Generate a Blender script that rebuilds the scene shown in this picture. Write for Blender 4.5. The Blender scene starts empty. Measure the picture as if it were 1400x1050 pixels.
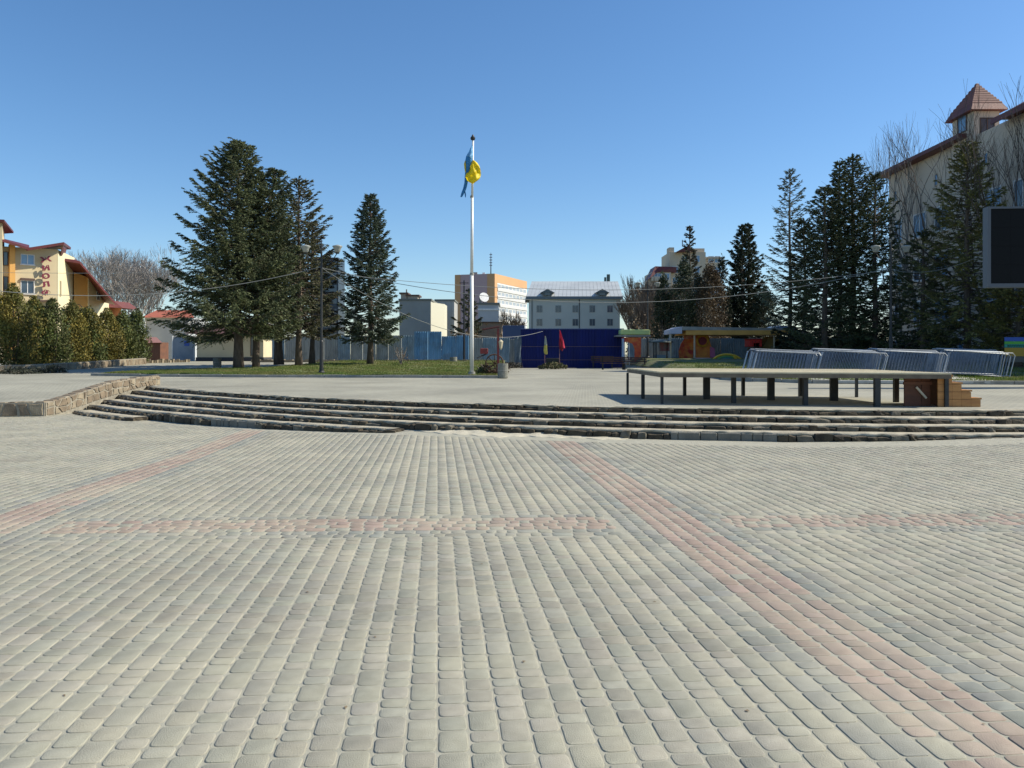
import bpy, math, random
import numpy as np
from mathutils import Vector, Matrix

# ------------------------------------------------------------------ camera, sky, sun, exposure
scene = bpy.context.scene
COL = scene.collection
F, HY, CXP, EYE = 1078.0, 483.0, 700.0, 1.6
cam_d = bpy.data.cameras.new("camera")
cam = bpy.data.objects.new("camera", cam_d)
COL.objects.link(cam)
cam_d.sensor_width = 36.0
cam_d.lens = 36.0 * F / 1400.0
cam_d.shift_y = -(525.0 - HY) / 1400.0
cam_d.clip_start = 0.1
cam_d.clip_end = 3000
cam.location = (0, 0, EYE)
cam.rotation_euler = (math.radians(90), 0, 0)
scene.camera = cam

SUN_DIR = Vector((0.87, 0.10, 0.76)).normalized()
el = math.asin(SUN_DIR.z)
az = math.atan2(SUN_DIR.x, SUN_DIR.y)
world = bpy.data.worlds.new("World")
scene.world = world
world.use_nodes = True
wn = world.node_tree
wn.nodes.clear()
sky = wn.nodes.new("ShaderNodeTexSky")
sky.sky_type = 'NISHITA'
sky.sun_disc = False
sky.sun_elevation = el
sky.sun_rotation = az
sky.altitude = 300
sky.air_density = 1.05
sky.dust_density = 0.45
sky.ozone_density = 4.6
bg = wn.nodes.new("ShaderNodeBackground")
bg.inputs["Strength"].default_value = 0.116
wo = wn.nodes.new("ShaderNodeOutputWorld")
hs = wn.nodes.new("ShaderNodeHueSaturation")
hs.inputs["Saturation"].default_value = 1.14
wn.links.new(sky.outputs[0], hs.inputs["Color"])
wn.links.new(hs.outputs[0], bg.inputs[0])
wn.links.new(bg.outputs[0], wo.inputs[0])
sd = bpy.data.lights.new("sun", 'SUN')
sd.energy = 4.9
sd.angle = math.radians(0.5)
sd.color = (1.0, 0.92, 0.77)
so = bpy.data.objects.new("sun", sd)
COL.objects.link(so)
so.rotation_euler = SUN_DIR.to_track_quat('Z', 'Y').to_euler()
so.location = (0, 0, 60)
scene.view_settings.view_transform = 'Standard'
scene.view_settings.look = 'None'
scene.view_settings.exposure = 0.4
scene.view_settings.gamma = 1.0
scene.view_settings.use_curve_mapping = False

RND = random.Random(7)
NP = np.random.default_rng(7)

# ------------------------------------------------------------------ helpers
def P(px, py, d):
    return Vector(((px - CXP) / F * d, d, EYE - (py - HY) / F * d))
def XP(px, d):
    return (px - CXP) / F * d
def HP(py, d):
    return EYE - (py - HY) / F * d
def sstep(a, b, x):
    t = np.clip((np.asarray(x, float) - a) / (b - a), 0, 1)
    return t * t * (3 - 2 * t)
def terr(x, y):          # height of the upper ground
    x = np.asarray(x, float); y = np.asarray(y, float)
    left = (1 - sstep(-1.6, -0.4, x)) * np.clip(y - 37, 0, 24) * 0.021
    right = sstep(8.6, 9.6, x) * np.clip(y - 28, 0, 30) * 0.022
    return 0.47 + left + right
def ground_at(px, py, extra=0.0):
    d = 30.0
    for _ in range(60):
        z = float(terr(XP(px, d), d)) + extra
        d = 0.5 * d + 0.5 * (F * (EYE - z) / (py - HY))
    return XP(px, d), d, z

MATS = {}
def mat(name, c1, c2=None, scale=4.0, rough=0.8, bump=0.0, bscale=None, metal=0.0, detail=5.0, attr=None, stretch=None,
        spec=None, transl=0.0, dirt=None, dscale=1.0):
    if name in MATS: return MATS[name]
    m = bpy.data.materials.new(name); m.use_nodes = True
    nt = m.node_tree; N = nt.nodes; L = nt.links
    b = N["Principled BSDF"]
    b.inputs["Roughness"].default_value = rough
    b.inputs["Metallic"].default_value = metal
    if spec is not None: b.inputs["Specular IOR Level"].default_value = spec
    geo = N.new("ShaderNodeNewGeometry")
    vec = geo.outputs["Position"]
    if stretch:
        mp = N.new("ShaderNodeMapping"); mp.inputs["Scale"].default_value = stretch
        L.new(vec, mp.inputs["Vector"]); vec = mp.outputs[0]
    nz = N.new("ShaderNodeTexNoise"); nz.inputs["Scale"].default_value = scale; nz.inputs["Detail"].default_value = detail
    L.new(vec, nz.inputs["Vector"])
    out = None
    if c2 is not None:
        mr = N.new("ShaderNodeMapRange"); mr.inputs[1].default_value = 0.32; mr.inputs[2].default_value = 0.68
        L.new(nz.outputs["Fac"], mr.inputs[0])
        mx = N.new("ShaderNodeMix"); mx.data_type = 'RGBA'
        mx.inputs[6].default_value = (*c1, 1); mx.inputs[7].default_value = (*c2, 1)
        L.new(mr.outputs[0], mx.inputs[0]); out = mx.outputs[2]
    if attr:
        at = N.new("ShaderNodeAttribute"); at.attribute_name = attr
        if out is None:
            out = at.outputs["Color"]
        else:
            mm = N.new("ShaderNodeMix"); mm.data_type = 'RGBA'; mm.blend_type = 'MULTIPLY'
            mm.inputs[0].default_value = 1
            L.new(out, mm.inputs[6]); L.new(at.outputs["Color"], mm.inputs[7]); out = mm.outputs[2]
    if dirt:
        n2 = N.new("ShaderNodeTexNoise"); n2.inputs["Scale"].default_value = dscale; n2.inputs["Detail"].default_value = 6
        L.new(geo.outputs["Position"], n2.inputs["Vector"])
        mr2 = N.new("ShaderNodeMapRange"); mr2.inputs[1].default_value = 0.45; mr2.inputs[2].default_value = 0.75
        mr2.inputs[4].default_value = dirt[3] if len(dirt) > 3 else 0.8
        L.new(n2.outputs["Fac"], mr2.inputs[0])
        m3 = N.new("ShaderNodeMix"); m3.data_type = 'RGBA'; m3.inputs[7].default_value = (*dirt[:3], 1)
        if out is None: m3.inputs[6].default_value = (*c1, 1)
        else: L.new(out, m3.inputs[6])
        L.new(mr2.outputs[0], m3.inputs[0]); out = m3.outputs[2]
    if out is not None: L.new(out, b.inputs["Base Color"])
    else: b.inputs["Base Color"].default_value = (*c1, 1)
    if bump > 0:
        n4 = N.new("ShaderNodeTexNoise"); n4.inputs["Scale"].default_value = bscale or scale * 3; n4.inputs["Detail"].default_value = 6
        L.new(vec, n4.inputs["Vector"])
        bp = N.new("ShaderNodeBump"); bp.inputs["Strength"].default_value = bump; bp.inputs["Distance"].default_value = 0.02
        L.new(n4.outputs["Fac"], bp.inputs["Height"]); L.new(bp.outputs[0], b.inputs["Normal"])
    if transl > 0:
        tr = N.new("ShaderNodeBsdfTranslucent"); ms = N.new("ShaderNodeMixShader"); ms.inputs[0].default_value = transl
        if out is not None: L.new(out, tr.inputs[0])
        else: tr.inputs[0].default_value = (*c1, 1)
        o = N["Material Output"]
        L.new(b.outputs[0], ms.inputs[1]); L.new(tr.outputs[0], ms.inputs[2]); L.new(ms.outputs[0], o.inputs[0])
    MATS[name] = m
    return m

def props(o, label=None, cat=None, group=None, kind=None):
    if label: o["label"] = label
    if cat: o["category"] = cat
    if group: o["group"] = group
    if kind: o["kind"] = kind
    return o
def thing(name, label, cat, loc=(0, 0, 0), rz=0.0, group=None):
    o = bpy.data.objects.new(name, None); COL.objects.link(o)
    o.empty_display_size = 0.2
    o.location = loc; o.rotation_euler = (0, 0, rz)
    return props(o, label, cat, group)
def link(name, me, parent=None, loc=None, rz=None):
    o = bpy.data.objects.new(name, me); COL.objects.link(o)
    if parent: o.parent = parent
    if loc is not None: o.location = loc
    if rz is not None: o.rotation_euler = (0, 0, rz)
    return o
def copy_tree(o, parent=None):
    c = o.copy(); COL.objects.link(c)
    if parent: c.parent = parent
    for ch in list(o.children): copy_tree(ch, c)
    return c

class MB:
    def __init__(s): s.v = []; s.f = []
    def add(s, vs, fs):
        n = len(s.v); s.v += [tuple(v) for v in vs]; s.f += [tuple(n + i for i in f) for f in fs]; return s
    def box(s, x0, x1, y0, y1, z0, z1, rz=0, rx=0, ry=0, c=None):
        vs = [Vector((x, y, z)) for z in (z0, z1) for y in (y0, y1) for x in (x0, x1)]
        if rz or rx or ry:
            cc = Vector(c) if c is not None else Vector(((x0 + x1) / 2, (y0 + y1) / 2, (z0 + z1) / 2))
            M = Matrix.Rotation(rz, 3, 'Z') @ Matrix.Rotation(ry, 3, 'Y') @ Matrix.Rotation(rx, 3, 'X')
            vs = [M @ (v - cc) + cc for v in vs]
        return s.add(vs, [(0, 2, 3, 1), (4, 5, 7, 6), (0, 1, 5, 4), (2, 6, 7, 3), (0, 4, 6, 2), (1, 3, 7, 5)])
    def tube(s, pts, rs, n=6, cap=True):
        pts = [Vector(p) for p in pts]
        if not hasattr(rs, '__len__'): rs = [rs] * len(pts)
        rings = []
        for i, p in enumerate(pts):
            t = (pts[min(i + 1, len(pts) - 1)] - pts[max(i - 1, 0)])
            if t.length < 1e-9: t = Vector((0, 0, 1))
            t.normalize()
            a = t.cross(Vector((0, 0, 1)) if abs(t.z) < 0.9 else Vector((1, 0, 0))).normalized(); b = t.cross(a)
            rings.append([p + (a * math.cos(2 * math.pi * k / n) + b * math.sin(2 * math.pi * k / n)) * rs[i] for k in range(n)])
        vs = [v for r in rings for v in r]; fs = []
        for i in range(len(pts) - 1):
            for k in range(n):
                fs.append((i * n + k, i * n + (k + 1) % n, (i + 1) * n + (k + 1) % n, (i + 1) * n + k))
        if cap:
            fs.append(tuple(range(n))); fs.append(tuple(reversed(range((len(pts) - 1) * n, len(pts) * n))))
        return s.add(vs, fs)
    def lathe(s, prof, c=(0, 0, 0), n=12):
        cx, cy, cz = c; vs = []; fs = []
        for r, z in prof:
            for k in range(n): vs.append((cx + r * math.cos(2 * math.pi * k / n), cy + r * math.sin(2 * math.pi * k / n), cz + z))
        for i in range(len(prof) - 1):
            for k in range(n): fs.append((i * n + k, i * n + (k + 1) % n, (i + 1) * n + (k + 1) % n, (i + 1) * n + k))
        fs.append(tuple(reversed(range(n)))); fs.append(tuple(range((len(prof) - 1) * n, len(prof) * n)))
        return s.add(vs, fs)
    def prism(s, poly, z0, z1):     # poly: xy list; z0/z1 numbers or per-vertex lists
        n = len(poly)
        a = z0 if hasattr(z0, '__len__') else [z0] * n; b = z1 if hasattr(z1, '__len__') else [z1] * n
        vs = [(p[0], p[1], a[i]) for i, p in enumerate(poly)] + [(p[0], p[1], b[i]) for i, p in enumerate(poly)]
        fs = [tuple(reversed(range(n))), tuple(range(n, 2 * n))] + [(i, (i + 1) % n, n + (i + 1) % n, n + i) for i in range(n)]
        return s.add(vs, fs)
    def plate(s, pts3, depth):      # polygon in 3D thickened along depth vector
        n = len(pts3); d = Vector(depth)
        vs = [Vector(p) for p in pts3] + [Vector(p) + d for p in pts3]
        return s.add(vs, [tuple(range(n)), tuple(reversed(range(n, 2 * n)))] + [(i, n + i, n + (i + 1) % n, (i + 1) % n) for i in range(n)])
    def mesh(s, name, m, smooth=False, bevel=0):
        me = bpy.data.meshes.new(name); me.from_pydata(s.v, [], s.f)
        if m: me.materials.append(m)
        import bmesh
        bm = bmesh.new(); bm.from_mesh(me); bmesh.ops.recalc_face_normals(bm, faces=bm.faces)
        if bevel: bmesh.ops.bevel(bm, geom=bm.edges[:], offset=bevel, segments=1, affect='EDGES', clamp_overlap=True)
        bm.to_mesh(me); bm.free()
        if smooth:
            for p in me.polygons: p.use_smooth = True
        me.update(); return me
    def build(s, name, m, parent=None, smooth=False, bevel=0, loc=None, rz=None, kind=None, label=None):
        o = link(name, s.mesh(name, m, smooth, bevel), parent, loc, rz)
        if kind: o["kind"] = kind
        if label: o["label"] = label
        return o

def np_mesh(name, V, faces, m, col=None, smooth=False, counts=None):
    """faces: (M,k) array, or flat loop array with counts"""
    me = bpy.data.meshes.new(name)
    V = np.asarray(V, np.float32)
    if counts is None:
        faces = np.asarray(faces, np.int32); counts = np.full(len(faces), faces.shape[1], np.int32); flat = faces.ravel()
    else: flat = np.asarray(faces, np.int32)
    me.vertices.add(len(V)); me.vertices.foreach_set("co", V.ravel())
    me.loops.add(len(flat)); me.loops.foreach_set("vertex_index", flat)
    me.polygons.add(len(counts)); st = np.zeros(len(counts), np.int32); st[1:] = np.cumsum(counts)[:-1]
    me.polygons.foreach_set("loop_start", st); me.polygons.foreach_set("loop_total", counts)
    if smooth: me.polygons.foreach_set("use_smooth", np.ones(len(counts), bool))
    if col is not None:
        a = me.attributes.new("tone", 'FLOAT_COLOR', 'FACE')
        c = np.ones((len(counts), 4), np.float32); c[:, :3] = col; a.data.foreach_set("color", c.ravel())
    me.update(calc_edges=True); me.validate()
    if m: me.materials.append(m)
    return me

def grid_sheet(name, x0, x1, y0, y1, nx, ny, hf, m, kind='structure', mask=None):
    xs = np.linspace(x0, x1, nx + 1); ys = np.linspace(y0, y1, ny + 1)
    X, Y = np.meshgrid(xs, ys); Z = hf(X, Y)
    V = np.stack([X, Y, Z], -1).reshape(-1, 3)
    i = np.arange(ny)[:, None] * (nx + 1) + np.arange(nx)[None]
    q = np.stack([i, i + 1, i + nx + 2, i + nx + 1], -1).reshape(-1, 4)
    if mask is not None:
        c = V[q].mean(1); q = q[mask(c[:, 0], c[:, 1])]
    o = link(name, np_mesh(name, V, q, m, smooth=True)); o["kind"] = kind
    return o

# ------------------------------------------------------------------ step geometry (shared by grounds)
SCX, SCY, R0, TR, RI = 9.025, 40.135, 24.63, 0.513, 0.106
def arc_r(i, th):        # th: angle measured from -y direction, positive to +x
    x = SCX + (R0 + TR * i) * np.sin(th)
    return R0 + TR * i + 0.6 * (1 - sstep(-12.8, -8.0, x)) + 0.02 * np.sin(th * 37 + i * 1.7) + 0.012 * np.sin(th * 91 + i)
def arc_pt(i, th):
    r = arc_r(i, th); return SCX + r * np.sin(th), SCY - r * np.cos(th)
def th_of(x, y): return np.arctan2(x - SCX, SCY - y)
WALLX = -12.72
def low_g(x, y):         # height of the lower plaza: falls to the left, rises to the right near the steps
    x = np.asarray(x, float); y = np.asarray(y, float)
    w = sstep(7.5, 14.0, y)
    g = np.interp(x, [-20, -12.5, -8.5, -4.8, -2, 5, 7, 9.5, 14], [-0.17, -0.13, -0.16, -0.085, 0.0, 0.0, 0.05, 0.13, 0.2])
    return w * g

# ------------------------------------------------------------------ materials
from mathutils import noise as mnoise
def stain(x, y):
    a = mnoise.noise((x * .55, y * .55, 3.1)) + .5 * mnoise.noise((x * 1.7, y * 1.7, 8.0)); b = mnoise.noise((x * 3.1 + 40, y * 3.1, 1.0))
    return 1 - .12 * max(0, a * 1.6 - .1) - (.10 if b > .55 else 0)
M_gray = mat("paver_concrete", (1.0, 1.0, 1.0), (0.84, 0.84, 0.83), scale=14, rough=0.85, bump=0.35, bscale=160, attr="tone", dirt=(0.44, 0.41, 0.30, 0.55), dscale=0.9)
M_sand = mat("joint_sand", (0.39, 0.375, 0.295), (0.31, 0.30, 0.235), scale=9, rough=0.95, bump=0.4, bscale=220)
M_sandpile = mat("loose_sand", (0.54, 0.50, 0.38), (0.42, 0.385, 0.29), scale=12, rough=0.95, bump=0.6, bscale=60)
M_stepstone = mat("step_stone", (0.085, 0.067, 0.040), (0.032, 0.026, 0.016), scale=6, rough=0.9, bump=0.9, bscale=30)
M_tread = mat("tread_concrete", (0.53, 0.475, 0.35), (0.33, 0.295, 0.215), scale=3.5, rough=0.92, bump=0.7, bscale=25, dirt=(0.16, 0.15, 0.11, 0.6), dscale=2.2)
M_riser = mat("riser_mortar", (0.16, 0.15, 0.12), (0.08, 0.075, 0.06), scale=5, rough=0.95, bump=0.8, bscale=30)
M_conc = mat("plain_concrete", (0.33, 0.32, 0.28), (0.24, 0.235, 0.21), scale=4, rough=0.9, bump=0.4, bscale=40, dirt=(0.12, 0.12, 0.1, 0.4), dscale=3)
M_wallst = mat("wall_stone", (0.25, 0.195, 0.13), (0.14, 0.11, 0.075), scale=3.2, rough=0.9, bump=0.7, bscale=30)
M_wallst2 = mat("wall_stone_pale", (0.33, 0.275, 0.19), (0.21, 0.175, 0.12), scale=3.2, rough=0.9, bump=0.7, bscale=30)
M_mortar = mat("wall_mortar", (0.34, 0.31, 0.24), (0.22, 0.20, 0.155), scale=8, rough=0.95, bump=0.5, bscale=50)
M_dmetal = mat("dark_painted_steel", (0.014, 0.018, 0.02), (0.03, 0.03, 0.03), scale=8, rough=0.5)
M_black = mat("black_paint", (0.012, 0.013, 0.014), rough=0.5)
M_white = mat("white_paint", (0.78, 0.78, 0.75), (0.66, 0.66, 0.62), scale=3, rough=0.45)
M_galv = mat("galvanised_steel", (0.30, 0.33, 0.36), (0.19, 0.21, 0.24), scale=10, rough=0.42, metal=0.5)
M_bark = mat("spruce_bark", (0.16, 0.125, 0.095), (0.085, 0.065, 0.05), scale=7, rough=0.95, bump=0.8, bscale=30, stretch=(1, 1, 0.35))
M_barkg = mat("grey_bark", (0.26, 0.24, 0.21), (0.15, 0.135, 0.115), scale=7, rough=0.95, stretch=(1, 1, 0.3))
M_birch = mat("birch_twigs", (0.37, 0.34, 0.31), (0.26, 0.23, 0.20), scale=3, rough=0.9)
M_glass = mat("window_glass", (0.045, 0.07, 0.10), rough=0.08, spec=0.8)
M_glassb = mat("window_glass_blue", (0.16, 0.30, 0.46), (0.10, 0.2, 0.33), scale=0.8, rough=0.15, spec=0.8)
M_frame = mat("white_window_frame", (0.72, 0.72, 0.70), rough=0.5)
M_rooft = mat("red_brown_roof_tiles", (0.20, 0.06, 0.04), (0.13, 0.04, 0.03), scale=2, rough=0.6, bump=0.5, bscale=9)
# ------------------------------------------------------------------ grounds
def front_y(X):          # plan line in front of which the lower plaza lies
    th = np.arcsin(np.clip((X - SCX) / (R0 + TR * 4), -1, 1)); return arc_pt(4, th)[1]

earth = grid_sheet("ground", -600, 600, -60, 900, 60, 60, lambda X, Y: X * 0 - 0.6 + sstep(40, 70, Y) * 0.95, mat("far_ground", (0.10, 0.11, 0.05), (0.16, 0.14, 0.09), scale=0.05, rough=1))
plaza = grid_sheet("lower_plaza", -22, 22, -6, 26, 220, 160, lambda X, Y: low_g(X, Y) - 0.0034, M_sand,
                   mask=lambda x, y: ~((y > 21.9) & (x < WALLX)) & ~((x > WALLX) & (np.hypot(x - SCX, y - SCY) < R0 + 0.6)))

# ---- lower plaza pavers
ANG = math.atan2(102.0, 1078.0)
U = np.array([-math.sin(ANG), math.cos(ANG)]); Vv = np.array([math.cos(ANG), math.sin(ANG)])
PITCH = 0.131
LENS = [0.186, 0.128, 0.094]
def band_w(x, y): return y - 0.04 * x - 7.36
def vband(v):
    best = 9.0
    for c in (2.17, -4.06):
        if abs(v - c) < abs(best): best = v - c
    return best
TONES = {'g': np.array([0.315, 0.305, 0.242]), 'r': np.array([0.335, 0.262, 0.210]), 'd': np.array([0.257, 0.262, 0.225])}
stones = []              # cx, cy, half_len, half_wid, angle, tone, lenclass
rs = random.Random(3)
def emit(cx, cy, L, W, ang, tone, lc): stones.append((cx, cy, L / 2, W / 2, ang, tone, lc))
nv0, nv1 = int(-19 / PITCH), int(14 / PITCH)
ang_col = math.atan2(U[1], U[0])
for k in range(nv0, nv1):
    v = (k + 0.5) * PITCH
    u = 0.4 + rs.random() * 0.2; wob = 0
    vb = vband(v)
    invert = abs(vb) < 0.262 + 0.27
    tn = 'r' if abs(vb) < 0.262 else ('d' if invert else 'g')
    prev = 0
    while u < 26:
        lc = rs.choices([0, 1, 2], [0.30, 0.33, 0.37])[0]
        L = LENS[lc]
        c = u + L / 2
        x, y = U * c + Vv * v
        u += L
        if y > 26 or abs(x) > 0.70 * max(y, 0) + 1.6: continue
        bw = band_w(x, y)
        if not invert and abs(bw) < 0.46: continue
        if x < WALLX and y > 21.6: continue
        if y > 13 and math.hypot(x - SCX, y - SCY) < R0 + TR * 4.6: continue
        t = tn if tn == 'g' or rs.random() < (0.95 if tn == 'r' else .8) else 'g'
        emit(x, y, L - 0.0075, PITCH - 0.011, ang_col, t, lc)
# rows of the cross band
ang_b = math.atan2(0.04, 1.0)
cb, sb = math.cos(ang_b), math.sin(ang_b)
for r in range(-4, 3):
    w = (r + 0.5) * PITCH + PITCH / 2
    s = -9.5 + rs.random() * 0.2
    tn = 'r' if -2 <= r <= 1 else 'd'
    while s < 9.5:
        lc = rs.choices([0, 1, 2], [0.30, 0.33, 0.37])[0]; L = LENS[lc]
        c = s + L / 2; s += L
        x = c * cb - w * sb; y = 7.36 + c * sb + w * cb
        v = x * Vv[0] + y * Vv[1]
        av = abs(vband(v)) - 0.532
        if av < L / 2:
            if av < -L / 2 + 0.05: continue
            sg_ = 1 if vband(v) > 0 else -1; nL = L / 2 + av; sh = (L - nL) / 2 * sg_; x += sh * cb; y += sh * sb; L = nL
        t = tn if rs.random() < (0.84 if tn == 'r' else .6) else 'g'
        emit(x, y, L - 0.010, PITCH - 0.011, ang_b, t, lc)
stones = [s for s in stones]
def stone_template(hl, hw, n, jit, seed):
    """returns rings (3,n,3): inset top, edge, bottom, in local axes"""
    r_ = random.Random(seed)
    cr = 0.020 + 0.006 * r_.random()
    pts = []
    per = n // 4
    for q, (sx, sy) in enumerate([(1, 1), (-1, 1), (-1, -1), (1, -1)]):
        c = (sx * (hl - cr), sy * (hw - cr)); a0 = q * math.pi / 2
        jx = r_.uniform(-jit, jit); jy = r_.uniform(-jit, jit)
        for j in range(per):
            a = a0 + (math.pi / 2) * (j / (per - 1))
            pts.append((c[0] + cr * math.cos(a) + jx, c[1] + cr * math.sin(a) + jy))
    e = np.array(pts)
    ins = e * np.array([(hl - 0.0045) / hl, (hw - 0.0045) / hw])
    top = np.concatenate([ins, np.zeros((n, 1))], 1); edge = np.concatenate([e, np.full((n, 1), -0.0020)], 1); bot = np.concatenate([e, np.full((n, 1), -0.03)], 1)
    return np.stack([top, edge, bot])
def ring_faces(n, rings=3):
    fl = list(range(n)); ct = [n]
    for a in range(rings - 1):
        for k in range(n):
            fl += [a * n + k, (a + 1) * n + k, (a + 1) * n + (k + 1) % n, a * n + (k + 1) % n]; ct.append(4)
    return np.array(fl, np.int32), np.array(ct, np.int32)
def in_frame(x, y): return y > 0.5 and abs(x / y) < 0.64 and (EYE * F / y) < 560
order = sorted(range(len(stones)), key=lambda i: stones[i][1] if in_frame(stones[i][0], stones[i][1]) else 1e6)
singles = set(order[:300])
cache = {}
n_near = 12
FL12, CT12 = ring_faces(12); FL8, CT8 = ring_faces(8)
for i in sorted(singles):
    x, y, hl, hw, ang, t, lc = stones[i]
    key = (t, lc, rs.randrange(5))
    if key not in cache:
        tpl = stone_template(hl, hw, 12, 0.002, hash(key) & 1023).reshape(-1, 3)
        c = TONES[t] * (1 + rs.uniform(-0.11, 0.09)) * (1 + np.array([rs.uniform(-.02, .025), 0, rs.uniform(-.03, .02)]))
        cache[key] = np_mesh("paving_stone", tpl, FL12, M_gray, col=c, counts=CT12)
    o = link("paving_stone", cache[key], plaza, (x, y, rs.uniform(-0.001, 0.0012)))
    o.rotation_euler = (rs.uniform(-0.006, 0.006), rs.uniform(-0.006, 0.006), ang + (math.pi if rs.random() < 0.5 else 0))
rest = [i for i in range(len(stones)) if i not in singles]
for tag_n, sel in ((12, [i for i in rest if stones[i][1] < 6]), (8, [i for i in rest if stones[i][1] >= 6])):
    V = np.zeros((len(sel), 3 * tag_n, 3)); C = np.zeros((len(sel), 3))
    fl, ct = (FL12, CT12) if tag_n == 12 else (FL8, CT8)
    for j, i in enumerate(sel):
        x, y, hl, hw, ang, t, lc = stones[i]
        tp = stone_template(hl, hw, tag_n, 0.003, i).reshape(-1, 3)
        tx, ty = rs.uniform(-0.005, 0.005), rs.uniform(-0.005, 0.005)
        tp[:, 2] += tp[:, 0] * tx + tp[:, 1] * ty + rs.uniform(-0.0012, 0.0015)
        a = ang + rs.uniform(-0.015, 0.015); ca, sa = math.cos(a), math.sin(a)
        V[j, :, 0] = x + tp[:, 0] * ca - tp[:, 1] * sa; V[j, :, 1] = y + tp[:, 0] * sa + tp[:, 1] * ca; V[j, :, 2] = tp[:, 2]
        C[j] = stain(x, y) * TONES[t] * (1 + rs.uniform(-0.13, 0.10)) * (1 + np.array([rs.uniform(-.03, .04), 0, rs.uniform(-.035, .02)]))
    V = V.reshape(-1, 3); V[:, 2] += low_g(V[:, 0], V[:, 1])
    nf = len(ct)
    flat = (fl[None] + (np.arange(len(sel)) * 3 * tag_n)[:, None]).ravel()
    o = link("paving_stones", np_mesh("paving_stones", V, flat, M_gray, col=np.repeat(C, nf, 0), counts=np.tile(ct, len(sel))), plaza)
    o["kind"] = "stuff"

# ---- upper plaza: a wide sheet from the top step edge back to the fence
def brick_ground(name, c1, c2, cj, sc):
    m = bpy.data.materials.new(name); m.use_nodes = True; N = m.node_tree.nodes; L = m.node_tree.links; b = N["Principled BSDF"]
    b.inputs["Roughness"].default_value = 0.9
    g = N.new("ShaderNodeNewGeometry"); mp = N.new("ShaderNodeMapping"); mp.inputs["Rotation"].default_value = (0, 0, ANG)
    br = N.new("ShaderNodeTexBrick"); br.inputs["Scale"].default_value = 1.0
    br.inputs["Brick Width"].default_value = 0.16; br.inputs["Row Height"].default_value = 0.131; br.inputs["Mortar Size"].default_value = 0.011
    br.inputs["Color1"].default_value = (*c1, 1); br.inputs["Color2"].default_value = (*c2, 1); br.inputs["Mortar"].default_value = (*cj, 1)
    n = N.new("ShaderNodeTexNoise"); n.inputs["Scale"].default_value = 0.35; n.inputs["Detail"].default_value = 7
    mr = N.new("ShaderNodeMapRange"); mr.inputs[1].default_value = .3; mr.inputs[2].default_value = .7; mr.inputs[3].default_value = 0.76; mr.inputs[4].default_value = 1.14
    mx = N.new("ShaderNodeMix"); mx.data_type = 'RGBA'; mx.blend_type = 'MULTIPLY'; mx.inputs[0].default_value = 1
    L.new(g.outputs["Position"], mp.inputs[0]); L.new(mp.outputs[0], br.inputs["Vector"]); L.new(g.outputs["Position"], n.inputs["Vector"])
    L.new(n.outputs["Fac"], mr.inputs[0]); L.new(br.outputs["Color"], mx.inputs[6]); L.new(mr.outputs[0], mx.inputs[7])
    L.new(mx.outputs[2], b.inputs["Base Color"])
    bp = N.new("ShaderNodeBump"); bp.inputs["Strength"].default_value = 0.3; bp.inputs["Distance"].default_value = 0.01; bp.invert = True
    L.new(br.outputs["Fac"], bp.inputs["Height"]); L.new(bp.outputs[0], b.inputs["Normal"])
    return m
M_upper = brick_ground("upper_paving", (0.25, 0.245, 0.195), (0.31, 0.298, 0.235), (0.37, 0.355, 0.27), 1)
ths = np.linspace(th_of(WALLX, 28.5) - 0.02, 0.75, 260)
fx, fy = arc_pt(0, ths)
fx = np.concatenate([[-60, -40, -22, WALLX - 0.06, WALLX - 0.05], fx, [40, 60]]); fy = np.concatenate([[29, 29, 29, 29, 28.6], fy, [22, 22]])
sel = np.concatenate([[True] * 5, fx[5:-2] > WALLX, [True, True]]); fx = fx[sel]; fy = fy[sel]
rows = 70; VV = []
for j in range(rows + 1):
    t = (j / rows) ** 1.5
    yy = fy + (75 - fy) * t
    VV.append(np.stack([fx, yy, terr(fx, yy)], -1))
VV = np.concatenate(VV); n = len(fx)
i = np.arange(rows)[:, None] * n + np.arange(n - 1)[None]
q = np.stack([i, i + 1, i + n + 1, i + n], -1).reshape(-1, 4)
o = link("upper_plaza", np_mesh("upper_plaza", VV, q, M_upper, smooth=True)); o["kind"] = "structure"
# sloping paving left of the cheek wall
grid_sheet("side_ramp", -60, WALLX - 0.1, 20.4, 29.0, 160, 60, lambda X, Y: 0.2 + 0.27 * np.clip((Y - 21.95) / 7.05, 0, 1) + 0 * X, M_upper, mask=lambda x, y: y > np.interp(x, [-60, -21.5, -17, -12.88], [20.6, 20.62, 21.3, 21.9]))

# ---- steps
def rock_mesh(name, m, seed, sub=2):
    r_ = random.Random(seed); vs = {}; V = []; Fq = []
    def vid(p):
        k = tuple(round(c, 3) for c in p)
        if k not in vs:
            x, y, z = p
            q_ = Vector((x, y, z)); l = (abs(x) ** 5 + abs(y) ** 5 + abs(z) ** 5) ** 0.2
            q_ = q_ / l * 1.0
            q_ += Vector([r_.uniform(-.13, .13) for _ in range(3)])
            vs[k] = len(V); V.append(q_ * 0.5)
        return vs[k]
    for ax in range(3):
        for sg in (-1, 1):
            for a in range(sub):
                for b_ in range(sub):
                    cs = []
                    for da, db in ((0, 0), (1, 0), (1, 1), (0, 1)):
                        p = [0, 0, 0]; p[ax] = sg; p[(ax + 1) % 3] = -1 + 2 * (a + da) / sub; p[(ax + 2) % 3] = -1 + 2 * (b_ + db) / sub
                        cs.append(vid(p))
                    Fq.append(cs if sg > 0 else cs[::-1])
    mb = MB(); mb.add(V, Fq); return mb.mesh(name, m, smooth=False)
ROCKS = [rock_mesh("stone", M_stepstone, s) for s in range(10)]
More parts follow.
